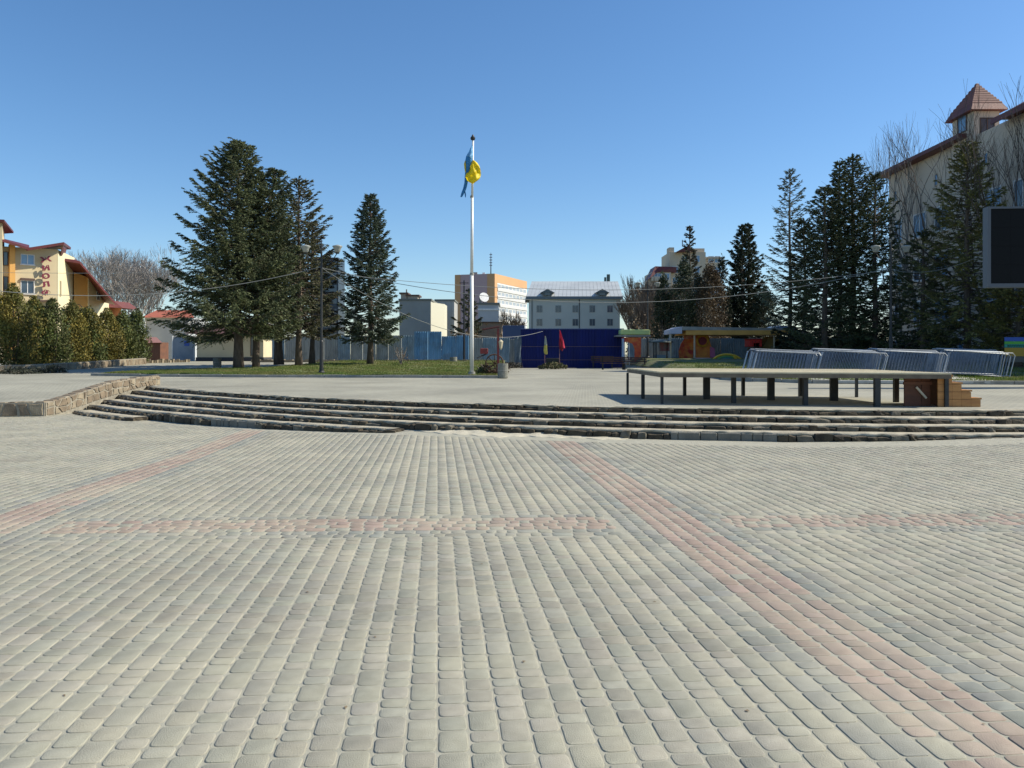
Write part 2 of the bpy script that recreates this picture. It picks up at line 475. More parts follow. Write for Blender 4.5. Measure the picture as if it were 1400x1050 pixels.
M_stepstone2 = mat("step_stone_pale", (0.17, 0.15, 0.11), (0.08, 0.072, 0.05), scale=6, rough=0.9, bump=0.9, bscale=30)
ROCKS2 = [rock_mesh("stone", M_stepstone2, s + 50) for s in range(5)]
M_concd = mat('step_concrete', (0.20, 0.195, 0.165), (0.13, 0.125, 0.105), scale=3, rough=.95, bump=.5, bscale=30)
def step_h(i): return 0.47 - RI * i
th_r = 0.5
for i in range(6):
    # tread: ring between edge i (this step's front) and edge i-1, at height step_h(i); i == 0 is the plaza's own rim
    th0 = th_of(WALLX, 21.5 + (5 - i) * 1.1) - 0.08
    if i == 5: th1 = th_of(-11.2, 20.9)
    elif i == 4: th1 = th_of(-2.3, 16.5)
    else: th1 = 0.42
    if i == 5: th0, th1 = th_of(-13.2, 22.9), th_of(-10.0, 20.3)
    N_ = 240
    t_ = np.linspace(th0, th1, N_)
    ex, ey = arc_pt(i, t_)
    ib = (arc_pt(i - 1, t_) if i > 0 else (SCX + (arc_r(0, t_) - 0.35) * np.sin(t_), SCY - (arc_r(0, t_) - 0.35) * np.cos(t_)))
    keep = ex > WALLX - 0.02
    ex, ey, bx, by, tk = ex[keep], ey[keep], ib[0][keep], ib[1][keep], t_[keep]
    h = step_h(i) + (0.004 if i == 0 else 0)
    n = len(ex)
    jz = np.array([rs.uniform(-.028, .010) for _ in range(n)]); jr = np.array([rs.uniform(-.09, .035) for _ in range(n)])
    lip = np.stack([ex + jr * np.sin(tk), ey - jr * np.cos(tk), h + jz], -1)
    mid = np.stack([(ex + bx) / 2, (ey + by) / 2, np.full(n, h) + 0.004], -1)
    back = np.stack([bx - 0.25 * np.sin(tk) * -1 * -1, by + 0.25 * np.cos(tk), np.full(n, h)], -1)
    low = np.stack([ex - 0.05 * np.sin(tk), ey + 0.05 * np.cos(tk), np.full(n, h - 0.34)], -1)
    lipd = lip.copy(); lipd[:, 0] -= 0.03 * np.sin(tk); lipd[:, 1] += 0.03 * np.cos(tk); lipd[:, 2] -= 0.03
    if i == 0: V = np.concatenate([low, lipd, lip, np.stack([bx, by, np.full(n, h)], -1)]); nr = 4
    else: V = np.concatenate([low, lipd, lip, mid, back]); nr = 5
    a = np.arange(nr - 1)[:, None] * n + np.arange(n - 1)[None]
    q = np.stack([a, a + 1, a + n + 1, a + n], -1).reshape(-1, 4)
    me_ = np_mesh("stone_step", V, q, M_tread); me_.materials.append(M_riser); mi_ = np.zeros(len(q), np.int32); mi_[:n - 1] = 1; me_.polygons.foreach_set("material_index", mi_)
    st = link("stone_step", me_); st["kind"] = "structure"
    # riser stones
    x_lim0 = -12.6
    th = tk[0] + 0.004; tot = 0
    Rr = R0 + TR * i
    while th < tk[-1] - 0.006:
        w = rs.choice([rs.uniform(.10, .2), rs.uniform(.2, .42)])
        thm = th + w / Rr / 2; th += w / Rr
        x, y = arc_pt(i, thm)
        if x > 12.0: break
        hb = float(low_g(x, y)) if (i == 4 or i == 3 and x > -2.3) else step_h(i + 1)
        hb = min(hb, h - 0.05)
        hs = h - 0.012 - hb + 0.03
        top = h - 0.016
        ht = hs + 0.04
        if i == 3 and 2.9 < x < 4.9 or (i == 4 and -7.2 < x < -5.8) :     # smooth concrete stretches
            mb = MB().box(-w / 2 + .004, w / 2 - .004, -0.06, 0.10, -ht / 2, ht / 2)
            oo = mb.build("stone", M_concd, st, bevel=0.012, loc=(x - 0.02 * math.sin(thm), y + 0.02 * math.cos(thm), top - ht / 2), rz=thm)
            continue
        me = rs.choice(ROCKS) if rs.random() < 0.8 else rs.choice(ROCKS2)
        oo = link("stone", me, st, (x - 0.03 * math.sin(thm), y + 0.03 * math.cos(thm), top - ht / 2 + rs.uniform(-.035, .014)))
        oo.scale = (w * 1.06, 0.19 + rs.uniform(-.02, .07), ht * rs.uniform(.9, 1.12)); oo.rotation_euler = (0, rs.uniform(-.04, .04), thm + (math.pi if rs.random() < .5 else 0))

    if i in (4, 5):          # rough stones closing the open end of the lowest treads
        for f_ in (0.0, .3, .6):
            xe, ye = float(ex[-1] + (bx[-1] - ex[-1]) * f_), float(ey[-1] + (by[-1] - ey[-1]) * f_)
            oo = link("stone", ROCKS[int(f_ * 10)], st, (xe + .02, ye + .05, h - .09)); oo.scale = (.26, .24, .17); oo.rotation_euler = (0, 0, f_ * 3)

# loose sand washed against the lowest step
mbx = []
def sand_heap(name, x0, x1, seed, label=None):
    r_ = np.random.default_rng(seed)
    nx, ny = 90, 14
    V = []
    for j in range(ny + 1):
        for k in range(nx + 1):
            x = x0 + (x1 - x0) * k / nx
            th = float(np.arcsin((x - SCX) / (R0 + TR * 3.2)))
            yb = float(arc_pt(3, th)[1])
            s = j / ny
            fade = math.sin(math.pi * k / nx) ** 0.5
            dep = 0.75 * (0.6 + 0.2 * math.sin(k * 0.13 + seed) + .12 * math.sin(k * .31 + 1) + .08 * math.sin(k * .9)) * fade
            y = yb + 0.15 - (dep + 0.2) * s
            hgt = (0.06 * (1 - s) ** 1.3 * fade + 0.006 * math.sin(k * .8 + j) * (1 - s) + 0.02 * (1 - s) * fade * math.sin(k * .21 + j * .3)) + 0.004 * (1 - s)
            V.append((x + 0.02 * math.sin(j), y, float(low_g(x, y)) + hgt + 0.004 - 0.03 * (s > 0.97)))
    i_ = np.arange(ny)[:, None] * (nx + 1) + np.arange(nx)[None]
    q = np.stack([i_, i_ + nx + 1, i_ + nx + 2, i_ + 1], -1).reshape(-1, 4)
    o = link(name, np_mesh(name, V, q, M_sandpile, smooth=True)); o["kind"] = "stuff"
    return o
sand_heap("sand", -2.6, 2.2, 3)

# dry leaves and twigs lying about
def litter(name, n, fn, seed, label):
    r_ = np.random.default_rng(seed); X, Y, Z = fn(r_, n); n = len(X)
    a = r_.uniform(0, 6.283, n); l = r_.uniform(.005, .016, n); w = l * r_.uniform(.3, .8, n)
    c, s = np.cos(a), np.sin(a); P_ = []
    for (u, v, h) in ((-1, 0, 0), (0, -1, .3), (1, 0, .1), (0, 1, .35)):
        P_.append(np.stack([X + u * l * c - v * w * s, Y + u * l * s + v * w * c, Z + .002 + h * l], -1))
    V = np.stack(P_, 1).reshape(-1, 3)
    o = link(name, np_mesh(name, V, np.arange(4 * n).reshape(-1, 4), mat("dry_leaf", (.13, .085, .045), (.24, .19, .12), scale=5, rough=.9))); o["kind"] = "stuff"; props(o, label, "leaves")
def lf(r_, n):
    Y = r_.uniform(2.2, 19, n); X = r_.uniform(-.72, .72, n) * Y; k = (np.hypot(X - SCX, Y - SCY) > R0 + TR * 4.4) & (X > WALLX + .3); X, Y = X[k], Y[k]; return X, Y, low_g(X, Y)
litter("dry_leaves", 130, lf, 4, "tiny dry leaves and crumbs scattered over the lower plaza")
def uf(r_, n):
    Y = r_.uniform(16.5, 36, n); X = r_.uniform(-.66, .6, n) * Y; k = (np.hypot(X - SCX, Y - SCY) < R0 - .3) & (X > -12); X, Y = X[k], Y[k]; return X, Y, terr(X, Y)
litter("dry_leaves", 500, uf, 5, "tiny dry leaves scattered over the upper plaza")

# ---- stone-faced cheek wall and low front wall
def stone_wall(name, pts, tops, bots, thick, label, cat, seed, cell=0.27, side='R', kind=None):
    """pts: plan polyline; tops/bots heights per point; stones set on the visible face and the cap"""
    r_ = random.Random(seed)
    root = thing(name, label, cat, (pts[0][0], pts[0][1], 0))
    ox, oy = pts[0]
    L = [0]
    for a, b_ in zip(pts, pts[1:]): L.append(L[-1] + math.hypot(b_[0] - a[0], b_[1] - a[1]))
    tot = L[-1]
    def at(s):
        for k in range(len(pts) - 1):
            if s <= L[k + 1] + 1e-9 or k == len(pts) - 2:
                t = (s - L[k]) / (L[k + 1] - L[k]); a, b_ = pts[k], pts[k + 1]
                d = Vector((b_[0] - a[0], b_[1] - a[1], 0)).normalized(); nrm = Vector((d.y, -d.x, 0)) * (1 if side == 'R' else -1)
                return Vector((a[0] + (b_[0] - a[0]) * t - ox, a[1] + (b_[1] - a[1]) * t - oy, 0)), nrm, tops[k] + (tops[k + 1] - tops[k]) * t, bots[k] + (bots[k + 1] - bots[k]) * t, d
    core = MB(); ns = max(8, int(tot / 0.4))
    for k in range(ns):
        a = at(tot * k / ns); b_ = at(tot * (k + 1) / ns)
        vs = []
        for (p, nrm, t, bo, d) in (a, b_):
            vs += [p + Vector((0, 0, bo - .3)), p + Vector((0, 0, t - .012)), p - nrm * thick + Vector((0, 0, t - .012)), p - nrm * thick + Vector((0, 0, bo - .3))]
        fs = [(0, 4, 5, 1), (1, 5, 6, 2), (2, 6, 7, 3)]
        if k == 0: fs.append((0, 1, 2, 3))
        if k == ns - 1: fs.append((4, 7, 6, 5))
        core.add(vs, fs)
    core.build("mortar_core", M_mortar, root)
    cols = int(tot / cell)
    def pt(s, v):       # v 0..1 on the face, >1 on the cap
        p, nrm, t, bo, d = at(min(max(s, 0), tot))
        if v <= 1: return p + Vector((0, 0, bo + (t - bo) * v)), nrm
        return p - nrm * thick * (v - 1) + Vector((0, 0, t - .012)), Vector((0, 0, 1))
    def cellset(v0, v1, nrow):
        G = {}
        for c in range(cols + 1):
            for r in range(nrow + 1):
                js = r_.uniform(-.42, .42) * tot / cols if 0 < c < cols else 0
                jv = r_.uniform(-.32, .32) / nrow * (v1 - v0) if 0 < r < nrow else 0
                G[c, r] = (tot * c / cols + js, v0 + (v1 - v0) * r / nrow + jv)
        for c in range(cols):
            for r in range(nrow):
                quad = [G[c, r], G[c + 1, r], G[c + 1, r + 1], G[c, r + 1]]
                # add mid-edge points to make irregular outlines
                poly = []
                for k in range(4):
                    a, b_ = quad[k], quad[(k + 1) % 4]
                    poly.append(a)
                    poly.append(((a[0] + b_[0]) / 2 + r_.uniform(-.045, .045), (a[1] + b_[1]) / 2 + r_.uniform(-.06, .06)))
                cs = sum(p[0] for p in poly) / 8; cv = sum(p[1] for p in poly) / 8
                shr = 0.87
                P3 = []; T3 = []
                pr = r_.uniform(.012, .03)
                for s, v in poly:
                    s2, v2 = cs + (s - cs) * shr, cv + (v - cv) * shr
                    v2 = min(max(v2, v0 + .01), v1 - .01)
                    p, nn = pt(s2, v2); P3.append(p - nn * .02)
                    s3, v3 = cs + (s - cs) * shr * .86, cv + (v - cv) * shr * .86
                    p, nn = pt(s3, min(max(v3, v0 + .012), v1 - .012)); T3.append(p + nn * pr * r_.uniform(.8, 1.15))
                mb = MB(); mb.add(P3 + T3, [tuple(range(8, 16))] + [(k, (k + 1) % 8, 8 + (k + 1) % 8, 8 + k) for k in range(8)])
                mb.build("stone", M_wallst if r_.random() < .68 else M_wallst2, root)
    return root, cellset
ck_pts = [(-12.86, 21.75), (-12.80, 22.2), (-12.70, 25.1), (-12.62, 27.0), (-12.58, 28.2)]
w1, cells1 = stone_wall("stone_cheek_wall", ck_pts, [0.25, 0.28, 0.69, 0.79, 0.79], [-0.13, -0.12, 0.25, 0.46, 0.47], 0.34,
                        "sloping crazy-stone cheek wall closing the left end of the steps", "wall", 5)
cells1(0, 1, 2); cells1(1, 2, 1)
fw_pts = [(-21.5, 20.45), (-17, 21.12), (-12.88, 21.72)]
w2, cells2 = stone_wall("low_stone_wall", fw_pts, [0.22, 0.235, 0.255], [-0.2, -0.17, -0.14], 0.3,
                        "low brown crazy-stone wall along the lower plaza, left of the steps", "wall", 6, cell=0.33)
cells2(0, 1, 1); cells2(1, 2, 1)
# ------------------------------------------------------------------ lawns, paths and kerbs
def grass_mat():
    m = mat("lawn_soil_and_moss", (0.075, 0.115, 0.022), (0.16, 0.15, 0.06), scale=1.1, rough=1.0, bump=0.8, bscale=30, dirt=(0.20, 0.165, 0.11, 0.7), dscale=0.35)
    return m
M_lawn = grass_mat()
M_blade = mat("grass_blades", (0.10, 0.17, 0.026), (0.20, 0.19, 0.06), scale=0.8, rough=0.8, transl=0.3)
LK = [(-20.6, 38.6), (-16.9, 37.6), (-11.5, 37.0), (-5, 36.4), (-0.45, 35.9)]
def kerb_y(x): return float(np.interp(x, [p[0] for p in LK], [p[1] for p in LK]))
def lawn_back(x): return np.interp(x, [-20.6, -19, -15.6, -14.2, -13, -0.4], [39.2, 42.5, 45.5, 47, 60.6, 60.6])
def lawn(name, xs, fyf, byf, m, lift=0.1):
    V = []; nx = len(xs); ny = 26
    for j in range(ny + 1):
        for x in xs:
            y0, y1 = float(fyf(x)), float(byf(x)); y = y0 + (y1 - y0) * j / ny
            V.append((x, y, float(terr(x if x > -0.5 else min(x, -1.7), y)) + lift + 0.02 * math.sin(x * 1.3 + y) * min(1, j / 3)))
    i_ = np.arange(ny)[:, None] * nx + np.arange(nx - 1)[None]
    q = np.stack([i_, i_ + 1, i_ + nx + 1, i_ + nx], -1).reshape(-1, 4)
    o = link(name, np_mesh(name, V, q, m, smooth=True)); o["kind"] = "structure"; return o
lawn("lawn", np.linspace(-20.5, -0.5, 60), lambda x: kerb_y(x) + 0.1, lawn_back, M_lawn)
def blades(name, n, xf, seed, hmin=0.03, hmax=0.09, lift=0.1):
    r_ = np.random.default_rng(seed)
    X, Y = xf(r_, n)
    Z = terr(np.where(X > -0.5, X, np.minimum(X, -1.7)), Y) + lift + 0.005
    clump = np.sin(X * 1.7 + np.sin(Y * 1.1) * 2) * np.sin(Y * 1.3 + X * .4)
    k = clump > r_.uniform(-1.2, .4, len(X)); X, Y, Z = X[k], Y[k], Z[k]; n = len(X)
    a = r_.uniform(0, 2 * np.pi, n); w = r_.uniform(.012, .025, n); h = r_.uniform(hmin, hmax, n)
    dx, dy = np.cos(a) * w, np.sin(a) * w
    V = np.stack([np.stack([X - dx, Y - dy, Z], -1), np.stack([X + dx, Y + dy, Z], -1), np.stack([X + r_.uniform(-.03, .03, n), Y + r_.uniform(-.03, .03, n), Z + h], -1)], 1).reshape(-1, 3)
    o = link(name, np_mesh(name, V, np.arange(3 * n).reshape(-1, 3), M_blade)); o["kind"] = "stuff"; props(o, "short patchy spring grass growing on the lawn" if seed == 1 else "rough grass at the kerb beside the steel barriers", "grass")
def lx(r_, n):
    X = r_.uniform(-20, -0.6, n); f_ = np.interp(X, [p[0] for p in LK], [p[1] for p in LK]) + .2
    Y = f_ + (lawn_back(X) - f_) * r_.uniform(0, 1, n) ** 1.6; return X, Y
blades("grass", 110000, lx, 1)
# right lawn
RK = [(8.9, 33.5), (9.3, 30.4), (11.0, 28.9), (19.0, 28.2), (30, 27.6)]
def rk_y(x): return np.interp(x, [p[0] for p in RK], [p[1] for p in RK])
lawn("lawn", np.linspace(8.95, 36, 50), lambda x: rk_y(x) + .1, lambda x: 62, M_lawn)
blades("grass", 50000, lambda r_, n: (lambda X: (X, rk_y(X) + .2 + r_.uniform(0, 1, n) ** 2 * 20))(r_.uniform(9, 26, n)), 2)
# concrete apron under the barriers
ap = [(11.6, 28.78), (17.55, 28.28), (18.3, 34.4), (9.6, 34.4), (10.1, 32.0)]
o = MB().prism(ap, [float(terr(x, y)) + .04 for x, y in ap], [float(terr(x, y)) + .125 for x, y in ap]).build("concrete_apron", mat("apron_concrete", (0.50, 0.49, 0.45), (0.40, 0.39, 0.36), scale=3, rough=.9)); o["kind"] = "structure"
# kerbs of separate stones
def kerb(pts, label_root, seed, step=1.0):
    r_ = random.Random(seed)
    root = link("kerb", MB().box(-.01, .01, -.01, .01, -.2, -.18).mesh("kerb", M_conc)); root["kind"] = "structure"; root.location = (pts[0][0], pts[0][1], .3)
    for a, b_ in zip(pts, pts[1:]):
        d = math.hypot(b_[0] - a[0], b_[1] - a[1]); n = max(1, round(d / step)); ang = math.atan2(b_[1] - a[1], b_[0] - a[0])
        me = MB().box(-d / n / 2 + .006, d / n / 2 - .006, -.05, .05, -.25, .13).mesh("kerb_stone", M_conc, bevel=.012)
        for k in range(n):
            t = (k + .5) / n; x = a[0] + (b_[0] - a[0]) * t; y = a[1] + (b_[1] - a[1]) * t
            o = link("kerb_stone", me, root, (x - pts[0][0], y - pts[0][1], float(terr(x, y)) - .3 + r_.uniform(-.012, .008)))
            o.rotation_euler = (0, r_.uniform(-.008, .008), ang + r_.uniform(-.01, .01))
kerb(LK + [(-0.40, 38.5)], "", 1)
kerb(RK[:4] + [(30, 27.6)], "", 2)

# ------------------------------------------------------------------ stage
st = thing("stage", "low wooden open-air stage on dark steel legs above the steps", "stage", (3.3, 17.5, 0.47))
SA, SB, SC_, SD_ = (3.19, 21.95), (8.98, 20.45), (9.12, 16.35), (3.28, 17.5)
M_deck = mat("weathered_deck_boards", (0.68, 0.60, 0.40), (0.52, 0.45, 0.30), scale=3, rough=.8, stretch=(1, 6, 1), bump=.3)
M_fascia = mat("stage_edge_timber", (0.20, 0.165, 0.115), (0.13, 0.105, 0.075), scale=5, rough=.85)
def lp(p, o=(3.3, 17.5)): return (p[0] - o[0], p[1] - o[1])
nb = 26
for k in range(nb):      # deck boards running along the long side
    a0, a1 = k / nb, (k + 1) / nb - .0035
    pl = [(SD_[0] + (SA[0] - SD_[0]) * a0, SD_[1] + (SA[1] - SD_[1]) * a0), (SC_[0] + (SB[0] - SC_[0]) * a0, SC_[1] + (SB[1] - SC_[1]) * a0),
          (SC_[0] + (SB[0] - SC_[0]) * a1, SC_[1] + (SB[1] - SC_[1]) * a1), (SD_[0] + (SA[0] - SD_[0]) * a1, SD_[1] + (SA[1] - SD_[1]) * a1)]
    dz = RND.uniform(-.004, .004)
    MB().prism([lp(p) for p in pl], 0.692 + dz, 0.722 + dz).build("deck_board", M_deck, st)
def beam(p, q_, z0, z1, w, name, m, root, off):
    p, q_ = Vector((p[0] - off[0], p[1] - off[1], 0)), Vector((q_[0] - off[0], q_[1] - off[1], 0)); d = (q_ - p).normalized(); n_ = Vector((-d.y, d.x, 0)) * w / 2
    return MB().prism([(p - n_)[:2], (q_ - n_)[:2], (q_ + n_)[:2], (p + n_)[:2]], z0, z1).build(name, m, root)
off = (3.3, 17.5)
beam((SD_[0], SD_[1] + .03), (SC_[0], SC_[1] + .03), .60, .69, .05, "edge_beam", M_fascia, st, off)
beam((SA[0] + .03, SA[1] - .05), (SD_[0] + .03, SD_[1] + .06), .60, .69, .05, "edge_beam", M_fascia, st, off)
beam((SA[0] + .06, SA[1] - .03), (SB[0] - .03, SB[1] - .03), .60, .69, .05, "edge_beam", M_fascia, st, off)
beam((SB[0] - .03, SB[1] - .07), (SC_[0] - .03, SC_[1] + .06), .60, .69, .05, "edge_beam", M_fascia, st, off)
legs = [(858, 539.5, .07), (879, 545, .10), (905, 552, .07), (936, 541, .10), (966, 546, .20), (1003, 551, .12), (1016, 541, .10), (1054, 547, .20),
        (1094, 542, .10), (1101, 554, .12), (1140, 548, .22), (1171, 543, .06), (1199, 556, .15), (1225, 550, .13), (1293, 556.5, .10)]
for px, py, w in legs:
    d = F * (EYE - .47) / (py - HY); x = XP(px, d)
    w *= .78; MB().box(x - off[0] - w / 2, x - off[0] + w / 2, d - off[1] - .05, d - off[1] + .05, 0, .598).build("leg", M_dmetal, st)
for (a, b_) in ((5, 9), (9, 12)):
    pass
for t in (.25, .5, .75):
    p = (SD_[0] + (SC_[0] - SD_[0]) * t, SD_[1] + (SC_[1] - SD_[1]) * t + .12); q_ = (SA[0] + (SB[0] - SA[0]) * t, SA[1] + (SB[1] - SA[1]) * t - .12)
    beam(p, q_, .615, .688, .08, "joist", M_dmetal, st, off)
# wooden stair box at the right end
M_ply = mat("orange_varnished_boards", (0.52, 0.25, 0.075), (0.40, 0.18, 0.055), scale=2.5, rough=.6, stretch=(1, 1, 5), bump=.2)
M_plyd = mat("dark_brown_boards", (0.17, 0.06, 0.03), (0.11, 0.045, 0.025), scale=2.5, rough=.7, stretch=(1, 1, 5))
sr = thing("wooden_steps", "orange-brown wooden box steps at the right end of the stage", "steps", (9.25, 16.6, 0.47))
sx = [8.95, 9.25, 9.45, 9.65, 9.85]
hts = [0.64, 0.64, .485, .325, .16]
for k in range(4):
    x0, x1 = sx[k] - 9.25, sx[k + 1] - 9.25; ht = hts[k + 1] if k else .64
    # side cheeks in boards
    zz = 0
    while zz < ht - .01:
        z1 = min(zz + .16, ht)
        MB().box(x0 + .002, x1 - .002, -.03, 0, zz + .003, z1 - .003).build("side_board", M_ply, sr)
        zz = z1
    MB().box(x0 - .0, x1 + .02, -.035, 1.35, ht, ht + .035).build("tread", M_ply, sr)
    MB().box(x1 - .03, x1 - .005, .005, 1.3, 0.0, ht - .004).build("riser", M_plyd, sr)
    MB().box(x0 + .002, x1 - .002, 1.3, 1.33, 0, ht - .004).build("side_board", M_ply, sr)
dr = MB().box(-.86, -.50, .25, .29, 0, .60).build("end_panel", M_plyd, sr)
MB().box(-.68, -.36, .20, .235, .27, .31, ry=math.radians(48)).build("brace", mat("pale_batten", (.62, .55, .42), rough=.7), sr)
MB().box(-.49, -.31, .25, .29, 0, .60).build("end_panel", M_plyd, sr)
MB().box(-.90, -.30, .2, .24, .46, .52).build("crossbar", M_plyd, sr)

# ------------------------------------------------------------------ crowd barriers, four leaning stacks
def make_barrier():
    t = thing("crowd_barrier", "x", "barrier", group="galvanised crowd barriers stacked behind the stage")
    W, H, SK = 2.5, 1.06, .24
    fr = MB()
    fr.tube([(0, 0, .12), (SK * .9, 0, H - .1), (.1 + SK, 0, H), (W - .1 + SK, 0, H), (W + SK * .9, 0, H - .1), (W, 0, .12)], .02, n=6)
    fr.build("frame", mat("bright_galvanised", (.42, .45, .47), (.30, .33, .36), scale=8, rough=.4, metal=.4), t)
    MB().tube([(0.02, 0, .16), (W - .02, 0, .16)], .014, n=5).build("bottom_rail", M_galv, t)
    bar = MB().tube([(SK * .1, 0, .165), (SK, 0, H - .015)], .009, n=4, cap=False).mesh("bar", M_galv)
    for k in range(19): link("bar", bar, t, ((k + 1) * W / 20, 0, 0))
    foot = MB().tube([(0, -.24, .015), (0, -.18, .06), (0, .18, .06), (0, .24, .015)], .014, n=5).tube([(0, 0, .06), (0, 0, .13)], .014, n=5).mesh("foot", M_galv)
    for x in (.25, W - .25): link("foot", foot, t, (x, 0, 0))
    return t
bar0 = make_barrier(); first = True
stacks = [(1024, 30.7, 8, "left"), (1112, 30.7, 8, "second"), (1196, 30.8, 9, "third"), (1288, 31.0, 9, "right")]
snames = ["leftmost", "second from left", "third from left", "rightmost"]
for si, (px, dd, n, nm) in enumerate(stacks):
    for k in range(n):
        d = dd + k * .19
        b_ = bar0 if first else copy_tree(bar0); first = False
        x = XP(px, dd) + k * .035 + RND.uniform(-.03, .03) - (0.12 if k > n // 2 else 0) + (.12 if k < 2 else 0)
        b_.location = (x, d, float(terr(x, d)) + .13 + RND.uniform(0, .02) + (0.05 if k > 3 else 0))
        b_.rotation_euler = (math.radians(RND.uniform(-9, -6)), math.radians(RND.uniform(1.5, 3.5)), math.radians(RND.uniform(-3, 2)))
        pos = "front" if k == 0 else ("back" if k == n - 1 else "inner")
        lab = {"front": f"grey steel crowd barrier at the very front of the {snames[si]} stack",
               "back": f"grey steel crowd barrier at the very back of the {snames[si]} stack",
               "inner": f"grey steel crowd barrier inside the {snames[si]} stack behind the stage"}[pos]
        b_["label"] = lab
        b_["group"] = "galvanised crowd barriers stacked behind the stage" if pos != "inner" else f"barriers inside the {snames[si]} stack"
# make bars slant: shear is not needed, each stack rests tilted on one foot

# ------------------------------------------------------------------ flagpole and flag
fx_, fd_ = XP(645, 37.2), 37.2
zb = float(terr(-3, fd_)) + .1
fp = thing("flagpole", "tall white flagpole at the front corner of the lawn", "flagpole", (fx_, fd_, zb))
topz = HP(192, fd_) - zb
prof = []
MB().tube([(0, 0, 0), (0, 0, topz * .43)], [.095, .085], n=14).build("lower_tube", M_white, fp, smooth=True)
MB().tube([(0, 0, topz * .43), (0.02, 0, topz * .76)], [.075, .066], n=14).build("middle_tube", M_white, fp, smooth=True)
MB().tube([(0.02, 0, topz * .76), (0.06, 0, topz)], [.055, .045], n=12).build("upper_tube", M_white, fp, smooth=True)
for t in (.43, .76): MB().tube([(0.005, 0, topz * t - .05), (0.005, 0, topz * t + .05)], .10 if t < .5 else .08, n=12).build("collar", M_conc, fp)
MB().lathe([(.02, 0), (.10, .03), (.12, .12), (.06, .2), (.02, .28)], (0.05, 0, topz), n=10).build("finial", M_black, fp)
MB().lathe([(.26, 0), (.26, .04), (.16, .06), (.16, .16)], (0, 0, 0), n=12).build("base_plate", M_conc, fp)
# drooping flag: yellow belly over the pole, blue fold and tail hanging behind
M_fy = mat("yellow_flag_cloth", (0.92, 0.72, 0.01), (0.85, 0.62, 0.01), scale=2, rough=.6, transl=.35)
M_fb = mat("blue_flag_cloth", (0.03, 0.20, 0.42), (0.05, 0.26, 0.52), scale=1.5, rough=.6, transl=.35)
M_fc = mat("light_blue_flag_cloth", (0.22, 0.52, 0.80), rough=.6, transl=.35)
fl = thing("flag", "blue and yellow flag drooping from the top of the white flagpole", "flag", P(645, 200, fd_ - .15))
base = fl.location.copy()
def cloth(name, rows, m, dep, amp, seed, front=True):
    r_ = random.Random(seed); V = []; nx = 12
    # resample the rows
    ys = np.linspace(rows[0][0], rows[-1][0], 22)
    Lx = np.interp(ys, [r[0] for r in rows], [r[1] for r in rows]); Rx = np.interp(ys, [r[0] for r in rows], [r[2] for r in rows])
    ph = r_.random() * 6
    for j, y in enumerate(ys):
        for k in range(nx + 1):
            t = k / nx; x = Lx[j] + (Rx[j] - Lx[j]) * t
            d = fd_ + dep - .18 * math.sin(math.pi * t) * (1 if front else .4) * min(1, (Rx[j] - Lx[j]) / 8) + amp * (abs(math.sin(t * 5.5 + ph - j * .22)) - .5) + amp * .5 * math.sin(j * .75 + t * 6)
            V.append(P(x, y, d) - base)
    nj = len(ys); q = [(j * (nx + 1) + k, j * (nx + 1) + k + 1, (j + 1) * (nx + 1) + k + 1, (j + 1) * (nx + 1) + k) for j in range(nj - 1) for k in range(nx)]
    mb = MB(); mb.add(V, q); return mb.build(name, m, fl, smooth=True)
cloth("yellow_cloth", [(219, 646.5, 648), (222.5, 644.5, 652.5), (227, 641.5, 655.5), (232, 639, 657), (239, 636.7, 657.6), (244, 636.2, 656.2), (247, 637.5, 653), (249, 641, 650), (251, 645.5, 647.5)], M_fy, -.12, .13, 2)
cloth("blue_cloth", [(208, 640.3, 647), (214, 637.2, 647.4), (222, 635.6, 647.6), (230, 636.3, 644), (240, 635.4, 640), (250, 634.9, 639.5), (258, 633, 637.6), (264, 630.6, 635), (269.5, 629.4, 631.8)], M_fb, -.02, .05, 5)
cloth("light_blue_cloth", [(198.5, 645, 646.2), (206, 641.3, 646.6), (213, 638.5, 646.8), (216.5, 641, 646)], M_fc, -.09, .03, 6)
cloth("yellow_fold", [(220, 635.6, 636.4), (224, 634.3, 637.4), (230, 634.9, 636.8), (236, 636, 636.8)], M_fy, -.08, .02, 8)
cloth("torn_tail", [(261, 634.6, 636.2), (266, 635.4, 637.2), (270, 635.9, 636.8)], M_fb, 0, .01, 9)

# ------------------------------------------------------------------ street lamps
M_lampw = mat("milky_lamp_glass", (0.40, 0.41, 0.37), rough=.35, transl=.25)
def street_lamp(px, base_px_y, d, label, heads=True, h=6.35, zb=None):
    x = XP(px, d); z0 = float(terr(x, d)) + .08 if zb is None else zb
    t = thing("street_lamp", label, "street lamp", (x, d, z0), group="twin-arm street lamps")
    MB().tube([(0, 0, 0), (0, 0, 1.6), (0, 0, 1.65), (0, 0, h)], [.095, .09, .06, .045], n=10).build("pole", M_dmetal, t, smooth=False)
    MB().lathe([(.16, 0), (.16, .1), (.11, .16), (.11, .3)], n=10).build("base", M_dmetal, t)
    MB().tube([(0, 0, h), (0, 0, h + .28)], [.03, .008], n=6).build("finial", M_dmetal, t)
    for s in (-1, 1):
        MB().tube([(0, 0, h - .75), (s * .3, 0, h - .78), (s * .62, 0, h - .66), (s * .78, 0, h - .42)], .022, n=6).build("arm", M_dmetal, t)
        MB().tube([(s * .05, 0, h - .2), (s * .32, 0, h - .35), (s * .5, 0, h - .7)], .012, n=5).build("arm_scroll", M_dmetal, t)
        if heads:
            MB().lathe([(.09, 0), (.10, .06)], (s * .78, 0, h - .46), n=10).build("lamp_holder", M_black, t)
            hd = MB().lathe([(.09, 0), (.13, .04), (.16, .14), (.19, .22), (.25, .29), (.24, .32), (.10, .36), (.03, .38)], (s * .78, 0, h - .40), n=14).build("lamp_shade", M_lampw, t, smooth=True)
    return t
